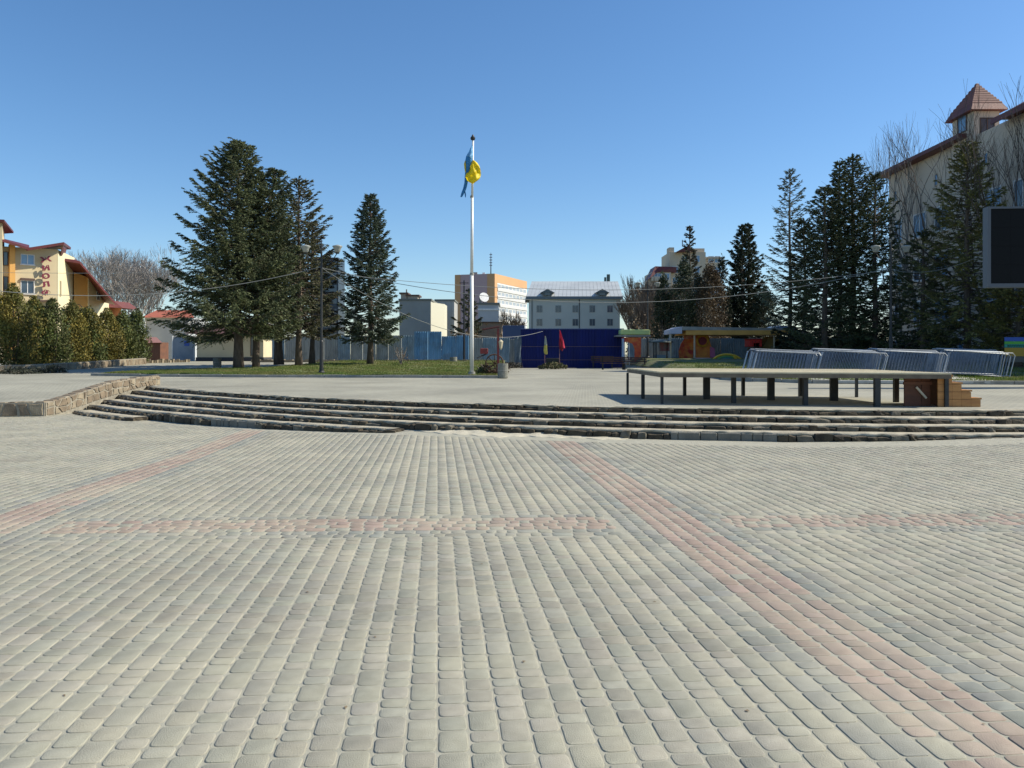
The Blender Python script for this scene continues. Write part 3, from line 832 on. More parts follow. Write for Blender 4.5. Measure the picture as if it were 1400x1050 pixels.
l1 = street_lamp(439.5, 511, 38.6, "dark twin-arm street lamp standing on the lawn among the spruces")
l2 = street_lamp(1218, 505, 40.5, "dark twin-arm street lamp behind the steel barriers on the right")
l3 = street_lamp(885.5, 502, 63.0, "dark twin-arm street lamp beside the small kiosk, in front of the shabby fence", h=6.1)
# plain pole
d = 60.0; x = XP(634.5, d)
t = thing("lamp_pole", "thin dark pole without arms just left of the flagpole", "pole", (x, d, float(terr(x, d)) - .2))
MB().tube([(0, 0, 0), (0, 0, 6.4)], [.09, .05], n=8).build("pole", M_black, t)
MB().tube([(-.35, 0, 6.2), (.35, 0, 6.2)], .03, n=5).build("crossarm", M_black, t)
# curly lamp behind the hedge
d = 62.0; x = XP(99, d); zt = HP(421, d)
t = thing("curly_lamp", "black park lamp with two hooked arms rising behind the thuja hedge", "street lamp", (x, d, 0.5))
MB().tube([(0, 0, 0), (0, 0, zt - .5)], [.07, .03], n=8).build("pole", M_black, t)
for s in (-1, 1):
    pts = [(s * .1, 0, zt - 1.4)] + [(s * (.42 + .34 * math.cos(a)), 0, zt - .55 + .34 * math.sin(a)) for a in np.linspace(math.pi, 0, 8)]
    MB().tube(pts, .025, n=5).build("arm", M_black, t)
    MB().lathe([(.05, 0), (.2, -.15), (.22, -.22), (.1, -.3)], (s * .76, 0, zt - .55), n=10).build("lamp_shade", M_black, t)

# ------------------------------------------------------------------ cables
def cable(a, b_, sag, label, r=.012, lights=0):
    a, b_ = Vector(a), Vector(b_)
    pts = [a.lerp(b_, k / 24) - Vector((0, 0, sag * 4 * (k / 24) * (1 - k / 24))) for k in range(25)]
    t = thing("cable", label, "cable", a)
    MB().tube([p - a for p in pts], r, n=4, cap=False).build("wire", mat("grey_cable", (.22, .23, .22), rough=.6), t)
    if lights:
        mb = MB()
        for k in range(lights):
            f_ = (k + .5) / lights; p = a.lerp(b_, f_) - Vector((0, 0, sag * 4 * f_ * (1 - f_))) - a
            mb.lathe([(.02, 0), (.035, -.04), (.0, -.1)], p, n=5)
        mb.build("bulbs", M_white, t, kind="stuff")
    return t
L1 = l1.location; L2 = l2.location; L3 = l3.location
A1 = Vector((L1.x, L1.y, HP(366, L1.y))); A2 = Vector((L2.x, L2.y, HP(366, L2.y)))
cable(A1, A2, 1.75, "sagging light cable strung from the left lamp to the right lamp", .014, 0)
cable(Vector((L1.x, L1.y, HP(372, L1.y))), Vector((L2.x, L2.y, HP(369, L2.y))), 0.95, "upper thin cable strung between the left lamp and the right lamp", .012)
cable(A1 + Vector((0, 0, .05)), P(-30, 395, 34), .75, "cable running left from the lawn lamp past the big spruce", .014, 0)
cable(P(300, 371.5, 62), P(-40, 372, 62), .1, "thin dark wire crossing in front of the yellow building", .014)
cable(A1 + Vector((0, 0, .0)), P(742, 453, 60), 1.6, "light cable sagging from the lawn lamp down to the blue fence", .016, 0)
cable(A2 + Vector((0, 0, .0)), P(1290, 420, 44), .1, "short cable slanting down right from the right lamp", .014)
cable(A2 + Vector((0, 0, -.1)), P(1420, 300, 30), .8, "cable rising from the right lamp towards the screen", .010)

# ------------------------------------------------------------------ litter bins
def bin_(px, py, d, r, h, label):
    x = XP(px, d); z = float(terr(x, d)); z = HP(py, d)
    t = thing("litter_bin", label, "litter bin", (x, d, z))
    MB().lathe([(r * .9, 0), (r, .03), (r, h - .03), (r * .97, h), (r * .8, h), (r * .78, h - .25), (r * .0 + .01, h - .25)], n=16).build("drum", mat("rough_bin_concrete", (.25, .25, .21), (.15, .15, .125), scale=14, rough=.95, bump=.8, bscale=60), t)
    MB().lathe([(r + .005, h * .5), (r + .012, h * .5 + .02), (r + .005, h * .5 + .04)], n=16).build("rim_band", M_conc, t)
bin_(687.5, 517, 35.4, .235, .66, "round grey concrete litter bin at the end of the lawn kerb")
bin_(297, 502, 47.5, .24, .55, "round pale concrete litter bin left of the big spruce trunk")
bin_(620, 497.5, 57.0, .26, .5, "small grey concrete litter bin beside the low border in front of the fence")

# ------------------------------------------------------------------ red post with beam, wheel and shrub near the flagpole
d = 37.6
t = thing("well_sweep", "red wooden decorative well sweep with bucket box beside the flagpole", "decoration", P(681, 511, d)); b0 = t.location.copy()
M_redw = mat("faded_red_wood", (.24, .035, .03), (.14, .03, .025), scale=6, rough=.7)
MB().box(-.05, .05, -.05, .05, 0, HP(449, d) - b0.z).build("post", M_redw, t)
MB().tube([P(659.5, 450.5, d) - b0, P(683, 446.5, d) - b0], .05, n=6).build("beam", mat("dark_red_beam", (.07, .02, .02), rough=.8), t)
bx = P(661.5, 480, d) - b0
MB().box(bx.x - .17, bx.x + .2, -.16, .16, bx.z - .13, bx.z + .13).build("bucket_box", M_redw, t, bevel=.02)
MB().tube([P(665, 484, d) - b0, P(652.5, 489.5, d - .3) - b0], .035, n=5).build("strut", M_black, t)
sb_ = P(684.5, 470, d) - b0
MB().lathe([(.03, -.28), (.07, -.2), (.10, 0), (.12, .1), (.06, .17), (.01, .2)], sb_, n=10).build("gourd", mat("pale_straw", (.50, .44, .30), rough=.8), t)
t = thing("cart_wheel", "brown wooden cart wheel leaning among dry shrubs near the well sweep", "wheel", P(676, 508.5, 37.9) + Vector((0, 0, .0)))
R_ = .42
MB().tube([(R_ * math.cos(a), 0, .42 + R_ * math.sin(a)) for a in np.linspace(0, 2 * math.pi, 21)], .035, n=5, cap=False).build("rim", mat("old_brown_wood", (.16, .08, .04), (.09, .05, .03), scale=7, rough=.8), t)
for k in range(8): MB().tube([(0, 0, .42), (R_ * math.cos(k * math.pi / 4), 0, .42 + R_ * math.sin(k * math.pi / 4))], .018, n=4).build("spoke", MATS["old_brown_wood"], t)

# ------------------------------------------------------------------ border wall in front of the fence, low stone wall at left
o = MB()
for k in range(60):
    x0 = -19.5 + k * .31; o.box(x0 + .008, x0 + .302, 58.9, 59.3, .75, 1.11 + RND.uniform(-.04, .04), rz=RND.uniform(-.02, .02))
t = thing("stone_border", "long low stone border along the back of the lawn", "border", (0, 0, 0)); o.build("stones", M_wallst2, t, kind="stuff")
pts = [(XP(-60, 40.5), 40.5), (XP(40, 42.5), 42.5), (XP(120, 47), 47), (XP(200, 55), 55)]
w3, c3 = stone_wall("garden_wall", pts, [.98, .99, 1.10, 1.28], [.5, .52, .62, .8], .35, "low rough stone wall under the thuja hedge at left", "wall", 9, cell=.42)
c3(0, 1, 1)
t = thing("rubble_border", "row of pale rough stones beyond the end of the garden wall", "border", (0, 0, 0)); o = MB()
for k in range(22):
    d = 56 + k * .15; px = 178 + k * 3.6 + 4; x = XP(px, d); o.box(x - .11, x + .11, d - .12, d + .12, .7, 1.15 + RND.uniform(-.08, .08), rz=RND.uniform(-.4, .4))
o.build("stones", M_wallst2, t, kind="stuff")

# ------------------------------------------------------------------ corrugated fence
M_fp = []
for k, (c1, c2) in enumerate([((.27, .29, .275), (.37, .385, .36)), ((.17, .26, .33), (.27, .36, .41)), ((.10, .26, .44), (.18, .36, .54)), ((.22, .24, .24), (.32, .34, .32))]):
    M_fp.append(mat(f"fence_paint_{'abcd'[k]}", c1, c2, scale=2.2, rough=.6, stretch=(1.6, 1.6, .35), dirt=(.12, .13, .12, .55), dscale=1.6))
def corr_panel(w, h, wave=.16, dep=.035, seed=0):
    r_ = random.Random(seed); xs = [-w / 2]
    n = int(w / wave); V = []; Fq = []
    pr = []
    for k in range(n):
        x0 = -w / 2 + k * w / n; s = w / n
        pr += [(x0, 0), (x0 + s * .35, 0), (x0 + s * .5, -dep), (x0 + s * .85, -dep)]
    pr.append((w / 2, 0))
    for x, y in pr: V.append((x, y, 0))
    for x, y in pr: V.append((x, y, h + r_.uniform(-.012, .012)))
    m_ = len(pr)
    for k in range(m_ - 1): Fq.append((k, k + 1, m_ + k + 1, m_ + k))
    return MB().add(V, Fq)
fd = 61.6
fence = thing("corrugated_fence", "long weathered blue-grey corrugated sheet fence behind the lawn", "fence", (XP(372, fd), fd, .45)); fo = fence.location.copy()
x = fo.x; k = 0
while x < XP(711, fd) - .2:
    w = RND.uniform(.95, 1.12); x1 = min(x + w, XP(712, fd)); w = x1 - x
    px = CXP + F * (x + w / 2) / fd
    top = 459 + (2.5 if px > 640 else 0) + RND.uniform(-1.0, 1.2) - (5 if 573 < px < 608 else 0) + (2 if px > 690 else 0)
    mi = 2 if 573 < px < 640 else (RND.choice([0, 1, 0, 3]) if px < 573 else RND.choice([1, 1, 0, 3]))
    if 590 < px < 605: mi = 2
    ht = HP(top, fd) - .45
    corr_panel(w - .01, ht, seed=k).build("fence_panel", M_fp[mi], fence, loc=(x + w / 2 - fo.x, RND.uniform(-.05, .05), 0)).rotation_euler = (RND.uniform(-.012, .012), 0, RND.uniform(-.03, .03))
    x = x1; k += 1
# tall dark-blue tarpaulin fence
M_tarp = mat("dark_blue_sheeting", (.002, .010, .125), (.0015, .007, .085), scale=1.2, rough=.55, stretch=(2, 2, .3), spec=.3)
tp = thing("blue_hoarding", "deep blue sheet-metal hoarding behind the memorial stone", "fence", (XP(712, 60.6), 60.6, .47)); to = tp.location.copy()
x0, x1 = XP(712, 60.6), XP(853, 60.6); n = 7; w = (x1 - x0) / n; zt0 = HP(450, 60.6) - .47
for k in range(n):
    corr_panel(w + .02, zt0, wave=.2, dep=.03, seed=k + 90).build("panel", M_tarp, tp, loc=(w * (k + .5), (k % 2) * .012, 0)).rotation_euler = (0, 0, 0)
for py in (473.8, 492):
    z = HP(py, 60.4) - .47; MB().box(0.1, x1 - x0, -.075, -.05, z - .02, z + .02).build("rail", mat("rust_rail", (.12, .08, .12), rough=.7), tp)
MB().box(0, x1 - x0, -.06, .02, zt0 - .01, zt0 + .05).build("top_cap", mat("faded_blue_cap", (.10, .14, .30), rough=.6), tp)
tq = thing("sagging_tarpaulin", "torn grey-blue tarpaulin flap at the left end of the blue hoarding", "tarpaulin", P(709, 495, 60.3)); V = []
for j in range(10):
    for kx in range(7):
        V.append(P(703.5 + kx * 1.5 + math.sin(j) * .5 * (kx == 6), 460 + j * 4.3, 60.3 + .15 * math.sin(kx * 1.8 + j * .5)) - tq.location)
MB().add(V, [(j * 7 + kx, j * 7 + kx + 1, (j + 1) * 7 + kx + 1, (j + 1) * 7 + kx) for j in range(9) for kx in range(6)]).build("sheet", mat("grey_blue_tarp", (.10, .14, .18), (.2, .24, .27), scale=3, rough=.6), tq, smooth=True)
# blue barrier board seen above the fence
t = thing("blue_board", "dark blue board standing above the fence left of the blue hoarding", "board", P(703, 458, 75)); MB().box(-1.1, 1.0, -.05, .05, -1.4, HP(445, 75) - t.location.z).build("board", mat("dull_blue_board", (.03, .06, .14), rough=.6), t, bevel=.01)

# ------------------------------------------------------------------ memorial stone with two flags
d = 56.5
t = thing("memorial_stone", "black memorial slab set on a mound of wreaths before the blue hoarding", "memorial", P(755.5, 503, d)); b0 = t.location.copy()
MB().box(-.48, .48, -.10, .10, .1, HP(489.5, d) - b0.z).build("slab", M_black, t, bevel=.03)
MB().box(-.6, .6, -.2, .2, 0, .14).build("plinth", M_conc, t, bevel=.02)
def clump_mesh(n, size, spread, h, seed, prof=None):
    r_ = np.random.default_rng(seed)
    a = r_.uniform(0, 2 * np.pi, n); r = np.sqrt(r_.uniform(0, 1, n)) ; X = spread[0] * r * np.cos(a); Y = spread[1] * r * np.sin(a); Z = r_.uniform(0, 1, n) * h * (1 - r ** 2 * .8)
    c = np.stack([X, Y, Z], -1)
    o1 = r_.normal(0, size, (n, 3)); o2 = r_.normal(0, size, (n, 3))
    V = np.stack([c - o1, c + o1, c + o2], 1).reshape(-1, 3)
    tone = r_.uniform(.6, 1.25, (n, 1)) * np.ones((n, 3))
    return V, np.arange(3 * n).reshape(-1, 3), tone
M_wr = mat("wreath_greens", (.085, .10, .035), (.20, .17, .09), scale=5, rough=.9, attr="tone")
V, fc, tn_ = clump_mesh(1500, .06, (1.0, .6), .42, 4)
o = link("wreaths", np_mesh("wreaths", V, fc, M_wr, col=tn_), t, (0, -.35, .02)); o["kind"] = "stuff"
def small_flag(px, py0, py1, d, cols, label, drops):
    t = thing("small_flag", label, "flag", P(px, py1, d)); b0 = t.location.copy()
    MB().tube([(0, 0, 0), (0, 0, HP(py0, d) - b0.z)], .022, n=6).build("staff", mat("flag_staff", (.22, .12, .13), rough=.6), t)
    for (rows, m, nm) in drops:
        V = []
        for j, (y, a, b_) in enumerate(rows):
            for k in range(5):
                tt = k / 4; V.append(P(a + (b_ - a) * tt, y, d - .05 - .08 * math.sin(k * 2 + j)) - b0)
        MB().add(V, [(j * 5 + k, j * 5 + k + 1, j * 5 + k + 6, j * 5 + k + 5) for j in range(len(rows) - 1) for k in range(4)]).build(nm, m, t, smooth=True)
small_flag(744.8, 459, 501, 56.3, None, "small yellow and pale flag furled left of the memorial slab",
           [([(459.5, 745, 746.2), (465, 744.5, 747.3), (472, 744, 748)], mat("pale_grey_cloth", (.36, .42, .38), rough=.7, transl=.2), "pale_cloth"),
            ([(472, 744, 748), (479, 743.3, 748.4), (483.5, 744, 748.6), (484.5, 745.5, 748)], mat("dull_yellow_cloth", (.55, .50, .12), rough=.7, transl=.2), "yellow_cloth")])
small_flag(765, 451, 501, 56.2, None, "small red flag drooping right of the memorial slab",
           [([(452, 764.8, 766.2), (458, 764.8, 768), (466, 765.2, 770.5), (474, 765.6, 772.2), (476, 770, 772.4)], mat("red_cloth", (.62, .03, .07), rough=.7, transl=.2), "red_cloth"),
            ([(463, 764.3, 766.5), (470, 764, 769), (477, 764.8, 770.5), (480, 767.5, 769)], mat("dark_red_cloth", (.22, .015, .03), rough=.7), "dark_cloth")])
# benches
def bench(px, py, d, label):
    t = thing("park_bench", label, "bench", P(px, py, d), group="benches near the hoarding")
    mw = mat("bench_dark_wood", (.10, .045, .035), (.06, .03, .025), scale=5, rough=.7)
    for k in range(3): MB().box(-.85, .85, -.22 + k * .15, -.10 + k * .15, .42, .45).build("seat_slat", mw, t)
    for k in range(3): MB().box(-.85, .85, .26 + k * .02, .29 + k * .02, .52 + k * .13, .62 + k * .13).build("back_slat", mw, t)
    for s in (-.7, .7):
        MB().box(s - .03, s + .03, -.22, -.16, 0, .419).build("leg", M_black, t); MB().box(s - .03, s + .03, .20, .258, 0, .9).build("leg", M_black, t)
bench(838, 505.5, 54.5, "dark slatted park bench before the right part of the blue hoarding")
bench(824, 503, 58.5, "dark park bench further back, close against the blue hoarding")
bench(868, 506, 54.0, "dark park bench under the red arch, half behind the stage")

# ------------------------------------------------------------------ amusement corner
D = 60.0
def CM(n, a, b_=None, **k): return mat(n, a, b_, **k)
bf = thing("shabby_fence", "grey-blue sheet fence behind the amusement stands", "fence", (XP(858, 63.5), 63.5, .47)); x = 0
for k in range(10):
    corr_panel(1.05, HP(462.5, 63.5) - .47 + RND.uniform(-.04, .04), seed=k + 300).build("fence_panel", M_fp[[1, 0, 3, 1][k % 4]], bf, loc=(.55 + k * 1.07, 0, 0))
# green-yellow flat roof with arch
t = thing("ticket_booth", "stand with pale green fringe roof and orange-red painted arch", "stand", P(862, 499, 59)); b0 = t.location.copy()
def bx2(x0, x1, y0, y1, d0, d1, b0): # box by pixels at depth
    a = P(x0, y1, d0) - b0; b_ = P(x1, y0, d0) - b0; return (a.x, b_.x, 0, d1 - d0, a.z, b_.z)
MB().box(*[v + (-.0) for v in bx2(849, 889, 450.5, 457.5, 59, 60.4, b0)]).build("fringe_roof", CM("green_yellow_fringe", (.42, .62, .26), (.62, .60, .22), scale=.9, rough=.7), t, bevel=.04)
MB().box(*bx2(844, 891, 458, 460, 58.6, 60.6, b0)).build("roof_slab", CM("grey_roof_slab", (.28, .28, .26), rough=.8), t)
M_or = CM("painted_orange_red", (.75, .13, .02), (.45, .02, .02), scale=1.8, rough=.6, dirt=(.75, .38, .05, .9), dscale=2.5)
a0 = P(850, 463, 59) - b0
pl = [P(850, 461.5, 59), P(876.5, 461.5, 59), P(876.5, 499, 59), P(867.5, 499, 59), P(867.5, 477), ] if False else None
pts = [(850, 461.5), (876.5, 461.5), (876, 499), (867.5, 499), (868, 478), (865, 470), (858, 467.5), (850.5, 468)]
MB().plate([P(x, y, 59.1) - b0 for x, y in pts], (0, .15, 0)).build("arch_panel", M_or, t)
for px in (854, 860.5): MB().tube([P(px, 499, 59.3) - b0, P(px, 463, 59.3) - b0], .03, n=6).build("post", M_white, t)
MB().box(*bx2(849, 852, 463, 495, 59.5, 59.6, b0)).build("side_sheet", CM("pale_blue_sheet", (.30, .40, .55), rough=.6), t)
# kiosk
t = thing("kiosk", "small dark kiosk with a shallow domed roof right of the red arch", "kiosk", P(903, 500, 58.5)); b0 = t.location.copy()
rz = P(903, 466, 58.5).z - b0.z
MB().lathe([(.95, rz - .12), (.93, rz - .05), (.55, rz + .04), (.05, rz + .1)], n=14).build("roof", CM("kiosk_roof", (.06, .08, .075), rough=.6), t)
for px in (894, 897, 912): MB().box(*bx2(px - .8, px + .8, 467, 500, 58.5, 58.6, b0)).build("post", M_dmetal, t)
MB().box(*bx2(897, 910, 485, 500, 58.55, 59.3, b0)).build("counter", CM("kiosk_grey_blue", (.14, .19, .22), rough=.6), t)
MB().box(*bx2(899, 912.5, 468.5, 480, 59.3, 59.4, b0)).build("display_board", CM("kiosk_goods", (.22, .05, .05), (.12, .12, .12), scale=4, rough=.7), t)
MB().tube([P(915.8, 499, 59.8) - b0, P(915.8, 457, 59.8) - b0], .06, n=6).build("pillar", CM("pale_pillar", (.45, .5, .55), rough=.6), t)
# long canopy
t = thing("fairground_canopy", "long flat canopy with orange underside over the fairground stands", "canopy", P(990, 500, 60)); b0 = t.location.copy()
za = P(0, 449.5, 60).z - b0.z
cx0, cx1 = XP(925, 60) - b0.x, XP(1072, 60) - b0.x
MB().prism([(cx0, -2), (cx1, -1.6), (cx1, 2.2), (cx0, 2.2)], [za - .16] * 4, [za + .1, za - .02, za + .06, za + .16]).build("roof", CM("canopy_grey", (.36, .36, .33), (.26, .27, .26), scale=2, rough=.6), t)
MB().box(cx0 + .3, cx1 - .1, -1.9, 2.1, za - .5, za - .165).build("orange_soffit", CM("orange_soffit", (.78, .42, .10), (.6, .32, .08), scale=1.5, rough=.7), t)
MB().prism([(XP(911, 60) - b0.x, -1.6), (cx0 - .01, -2), (cx0 - .01, 2), (XP(914, 60) - b0.x, 1.8)], [za - .42] * 4, [za - .1, za + .1, za + .1, za - .1]).build("awning_end", CM("lavender_awning", (.40, .42, .52), rough=.6), t)
for px in (917, 949.5, 1058.5): MB().tube([P(px, 500, 58.4) - b0, P(px, 457, 58.4) - b0], .07, n=6).build("post", CM("cream_post", (.50, .42, .30), rough=.6), t)
# painted panels (plain, no figures)
t = thing("fairground_panel", "tall orange-red scalloped fairground panel under the canopy's left end", "panel", P(945, 500, 60.5)); b0 = t.location.copy()
pts = [(930, 500), (928, 480), (931, 470), (936, 463), (934, 457), (940, 454), (947, 453), (952, 456), (951, 464), (948, 480), (947, 500)]
MB().plate([P(x, y, 60.4) - b0 for x, y in pts], (0, .12, 0)).build("panel", M_or, t)
MB().plate([P(x, y, 60.3) - b0 for x, y in [(936, 458), (948, 457), (949, 463), (937, 464)]], (0, .07, 0)).build("mask_board", CM("dusty_red", (.42, .10, .09), (.6, .3, .18), scale=5, rough=.7), t)
t = thing("ring_panel", "orange round-topped fairground panel with a ring, centre of the canopy", "panel", P(962, 500, 60.0)); b0 = t.location.copy()
pts = [(952, 497)] + [(960.5 + 9.5 * math.cos(a), 465 - 11.5 * math.sin(a)) for a in np.linspace(math.pi, 0, 12)] + [(974, 478), (978, 489), (976, 497)]
MB().plate([P(x, y, 60.2) - b0 for x, y in pts], (0, .12, 0)).build("panel", CM("amber_panel", (.80, .33, .05), (.6, .15, .03), scale=2.4, rough=.6), t)
cc = P(960.5, 466, 60.1) - b0
MB().tube([(cc.x + .42 * math.cos(a), cc.y - .05, cc.z + .42 * math.sin(a)) for a in np.linspace(0, 2 * math.pi, 17)], .07, n=6, cap=False).build("ring", CM("yellow_orange_ring", (.62, .33, .03), rough=.5), t)
MB().lathe([(.3, -.04), (.3, 0)], (0, 0, 0), n=14).build("ring_centre", CM("maroon", (.22, .03, .05), rough=.6), t, loc=(cc.x, cc.y - .02, cc.z)).rotation_euler = (math.pi / 2, 0, 0)
MB().plate([P(x, y, 60.05) - b0 for x, y in [(971, 474), (977, 476), (978, 490), (971, 488)]], (0, .1, 0)).build("side_flap", CM("pink_flap", (.50, .14, .28), rough=.6), t)
def pbox(px0, px1, py0, py1, d, dd, name, label, m, cat, trim=None, group=None):
    t = thing(name, label, cat, P((px0 + px1) / 2, py1, d), group=group); b0 = t.location.copy()
    MB().box(*bx2(px0, px1, py0, py1, d, d + dd, b0)).build("body", m, t, bevel=.03)
    a = bx2(px0 - .6, px1 + .6, py0 - 1.2, py0 - .1, d - .05, d + dd + .05, b0); MB().box(a[0], a[1], -.05, dd + .05, a[4], a[5]).build("rim", trim or m, t)
    for k in range(3):
        xx = a[0] + (a[1] - a[0]) * (k + 1) / 4; MB().box(xx - .015, xx + .015, -.02, -.002, .05, (HP(py0 + 1.5, d) - b0.z)).build("rib", trim or m, t)
    return t
M_pk = CM("dusty_pink", (.36, .20, .22), (.28, .17, .19), scale=4, rough=.7); M_pk2 = CM("pale_pink_trim", (.5, .38, .38), rough=.7)
pbox(907, 931, 492, 500, 57.5, .6, "planter_box", "low dusty-pink trough in front of the kiosk", M_pk, "trough", M_pk2, "pink troughs")
pbox(953, 972, 490.5, 501, 57.4, .7, "planter_box", "low pink trough below the ring panel", M_pk, "trough", M_pk2, "pink troughs")
pbox(974, 993, 492.5, 502, 57.3, .7, "planter_box", "low pink trough beside the yellow rainbow arch", M_pk, "trough", M_pk2, "pink troughs")
t = thing("rainbow_arch", "yellow and green rainbow arch of the children's ride", "play arch", P(999, 502, 56.8)); b0 = t.location.copy()
c = P(994, 500, 56.8) - b0
for r, mm, nm in ((1.05, CM("yellow_arch", (.70, .42, .03), rough=.5), "yellow_band"), (.86, CM("green_arch", (.10, .26, .08), rough=.5), "green_band"), (.68, CM("teal_arch", (.06, .2, .22), rough=.5), "teal_band")):
    MB().tube([(c.x + r * math.cos(a) * 1.15, 0, c.z + r * math.sin(a) * .78) for a in np.linspace(.05, math.pi - .05, 15)], .085, n=6).build(nm, mm, t, smooth=True)
MB().tube([P(1002, 487, 56.8) - b0, P(1012, 495, 56.7) - b0, P(1023, 500, 56.6) - b0], .09, n=6).build("slide_rail", MATS["yellow_arch"], t)
t = thing("small_arch", "small yellow arch at the foot of the rainbow arch", "play arch", P(1006, 502, 56)); b0 = t.location.copy()
MB().tube([((.42 * math.cos(a)) * 1.2, 0, .1 + .42 * math.sin(a)) for a in np.linspace(.0, math.pi, 11)], .08, n=6).build("hoop", MATS["yellow_arch"], t, smooth=True)
MB().box(-.45, .45, -.03, .03, 0, .08).build("base", M_dmetal, t)
t = pbox(1024.5, 1042, 464, 474, 58.5, 1.2, "red_booth", "bright red box stand under the right half of the canopy", CM("bright_red", (.62, .03, .02), rough=.5), "stand", CM("dark_red_trim", (.3, .02, .02), rough=.6))
b0 = t.location.copy(); MB().box(*bx2(1031, 1039, 469, 475.5, 58.4, 58.45, b0)).build("opening", M_black, t)
MB().box(*bx2(1026, 1041, 475, 501, 58.7, 59.5, b0)).build("base", CM("brown_base", (.12, .07, .04), rough=.8), t)
t = thing("yellow_stand", "ochre painted stand with sloping gable right of the red box", "stand", P(1060, 500, 59)); b0 = t.location.copy()
MB().plate([P(x, y, 59) - b0 for x, y in [(1043, 474), (1052, 460), (1078, 460), (1092, 468), (1092, 500), (1043, 500)]], (0, 1.2, 0)).build("front", CM("ochre_boards", (.30, .19, .05), (.20, .13, .04), scale=3, rough=.7), t)
MB().box(*bx2(1060, 1070, 466, 482, 58.95, 58.98, b0)).build("opening", M_dmetal, t)
# blue roof behind canopy
t = thing("blue_shelter", "blue-grey sloping shelter roof behind the canopy's right end", "shelter", P(1070, 490, 66)); b0 = t.location.copy()
MB().plate([P(x, y, 66) - b0 for x, y in [(1052, 452), (1068, 445), (1086, 447), (1091, 455)]], (0, 3, 0)).build("roof", CM("blue_grey_roof", (.16, .25, .38), rough=.5), t)
for px in (1056, 1086): MB().tube([P(px, 495, 66.5) - b0, P(px, 450, 66.5) - b0], .06, n=6).build("post", M_dmetal, t)
# banner at the right edge
t = thing("striped_banner", "blue, green and yellow striped banner board at the right edge", "sign", P(1390, 500, 36)); b0 = t.location.copy()
for k, (y0, y1, nm, c) in enumerate([(461, 466.5, "blue_stripe", (.03, .10, .40)), (466.8, 470.5, "green_stripe", (.10, .42, .05)), (470.8, 475, "teal_stripe", (.03, .30, .22)), (475.5, 487, "yellow_stripe", (.45, .26, .02)), (487.3, 495, "grey_stripe", (.10, .09, .07))]):
    MB().box(*bx2(1374, 1420, y0, y1, 36, 36.05, b0)).build(nm, CM("banner_" + nm, c, rough=.6), t)
for px in (1375, 1418): MB().tube([P(px, 512, 36.1) - b0, P(px, 461, 36.1) - b0], .04, n=6).build("post", M_dmetal, t)
txt = bpy.data.curves.new("lettering", 'FONT'); txt.body = "ЛІТО"; txt.size = .22; txt.extrude = .004
# (letters on the banner are too small to read; short light marks stand in their place)
for k in range(7): MB().box(*bx2(1378 + k * 3.4, 1380 + k * 3.4, 471.8, 474, 35.98, 35.995, b0)).build("lettering", CM("banner_ink", (.25, .6, .3), rough=.6), t)

# ------------------------------------------------------------------ LED screen
d = 26.0
t = thing("led_screen", "large switched-off black LED screen in a grey frame at the right edge", "screen", (XP(1440, d), d + .3, float(terr(18, 26)))); b0 = t.location.copy()
th_s = math.radians(-4)
x0, x1 = XP(1350.5, d), XP(1350.5, d) + 5.2; z0, z1 = HP(393, d), HP(282.5, d)
def rotp(v): 
    v = Vector(v); c = Vector((x0, d, 0)); w = v - c; return Vector((c.x + w.x * math.cos(th_s) - w.y * math.sin(th_s), c.y + w.x * math.sin(th_s) + w.y * math.cos(th_s), v.z)) - b0
def rbox(xa, xb, ya, yb, za, zb): 
    m_ = MB().box(xa, xb, ya, yb, za, zb); m_.v = [tuple(rotp(v)) for v in m_.v]; return m_
M_sc = CM("screen_frame_grey", (.085, .10, .12), rough=.5); M_led = CM("led_black", (.006, .007, .008), (.01, .011, .012), scale=40, rough=.6, spec=.12)
rbox(x0, x0 + .10, d, d + .32, z0, z1).build("frame_side", M_sc, t); rbox(x0 + .102, x1, d, d + .32, z0, z0 + .13).build("frame_bottom", M_sc, t)
rbox(x0 + .102, x1, d, d + .32, z1 - .07, z1).build("frame_top", M_sc, t); rbox(x1 + .002, x1 + .1, d, d + .32, z0, z1).build("frame_side", M_sc, t)
nx_, nz_ = 8, 4; W_ = (x1 - x0 - .102) / nx_; H_ = (z1 - .07 - z0 - .13) / nz_
for a in range(nx_):
    for b_ in range(nz_):
        rbox(x0 + .102 + a * W_ + .002, x0 + .102 + (a + 1) * W_ - .002, d + .03, d + .1, z0 + .13 + b_ * H_ + .002, z0 + .13 + (b_ + 1) * H_ - .002).build("panel", M_led, t)
for xx in (x0 + 2.0, x0 + 3.6): rbox(xx - .12, xx + .12, d + .34, d + .58, 0.3, z1 - .2).build("post", M_dmetal, t)
rbox(x0 + .1, x1, d + .33, d + .36, z0 + .2, z0 + .3).build("back_rail", M_dmetal, t)
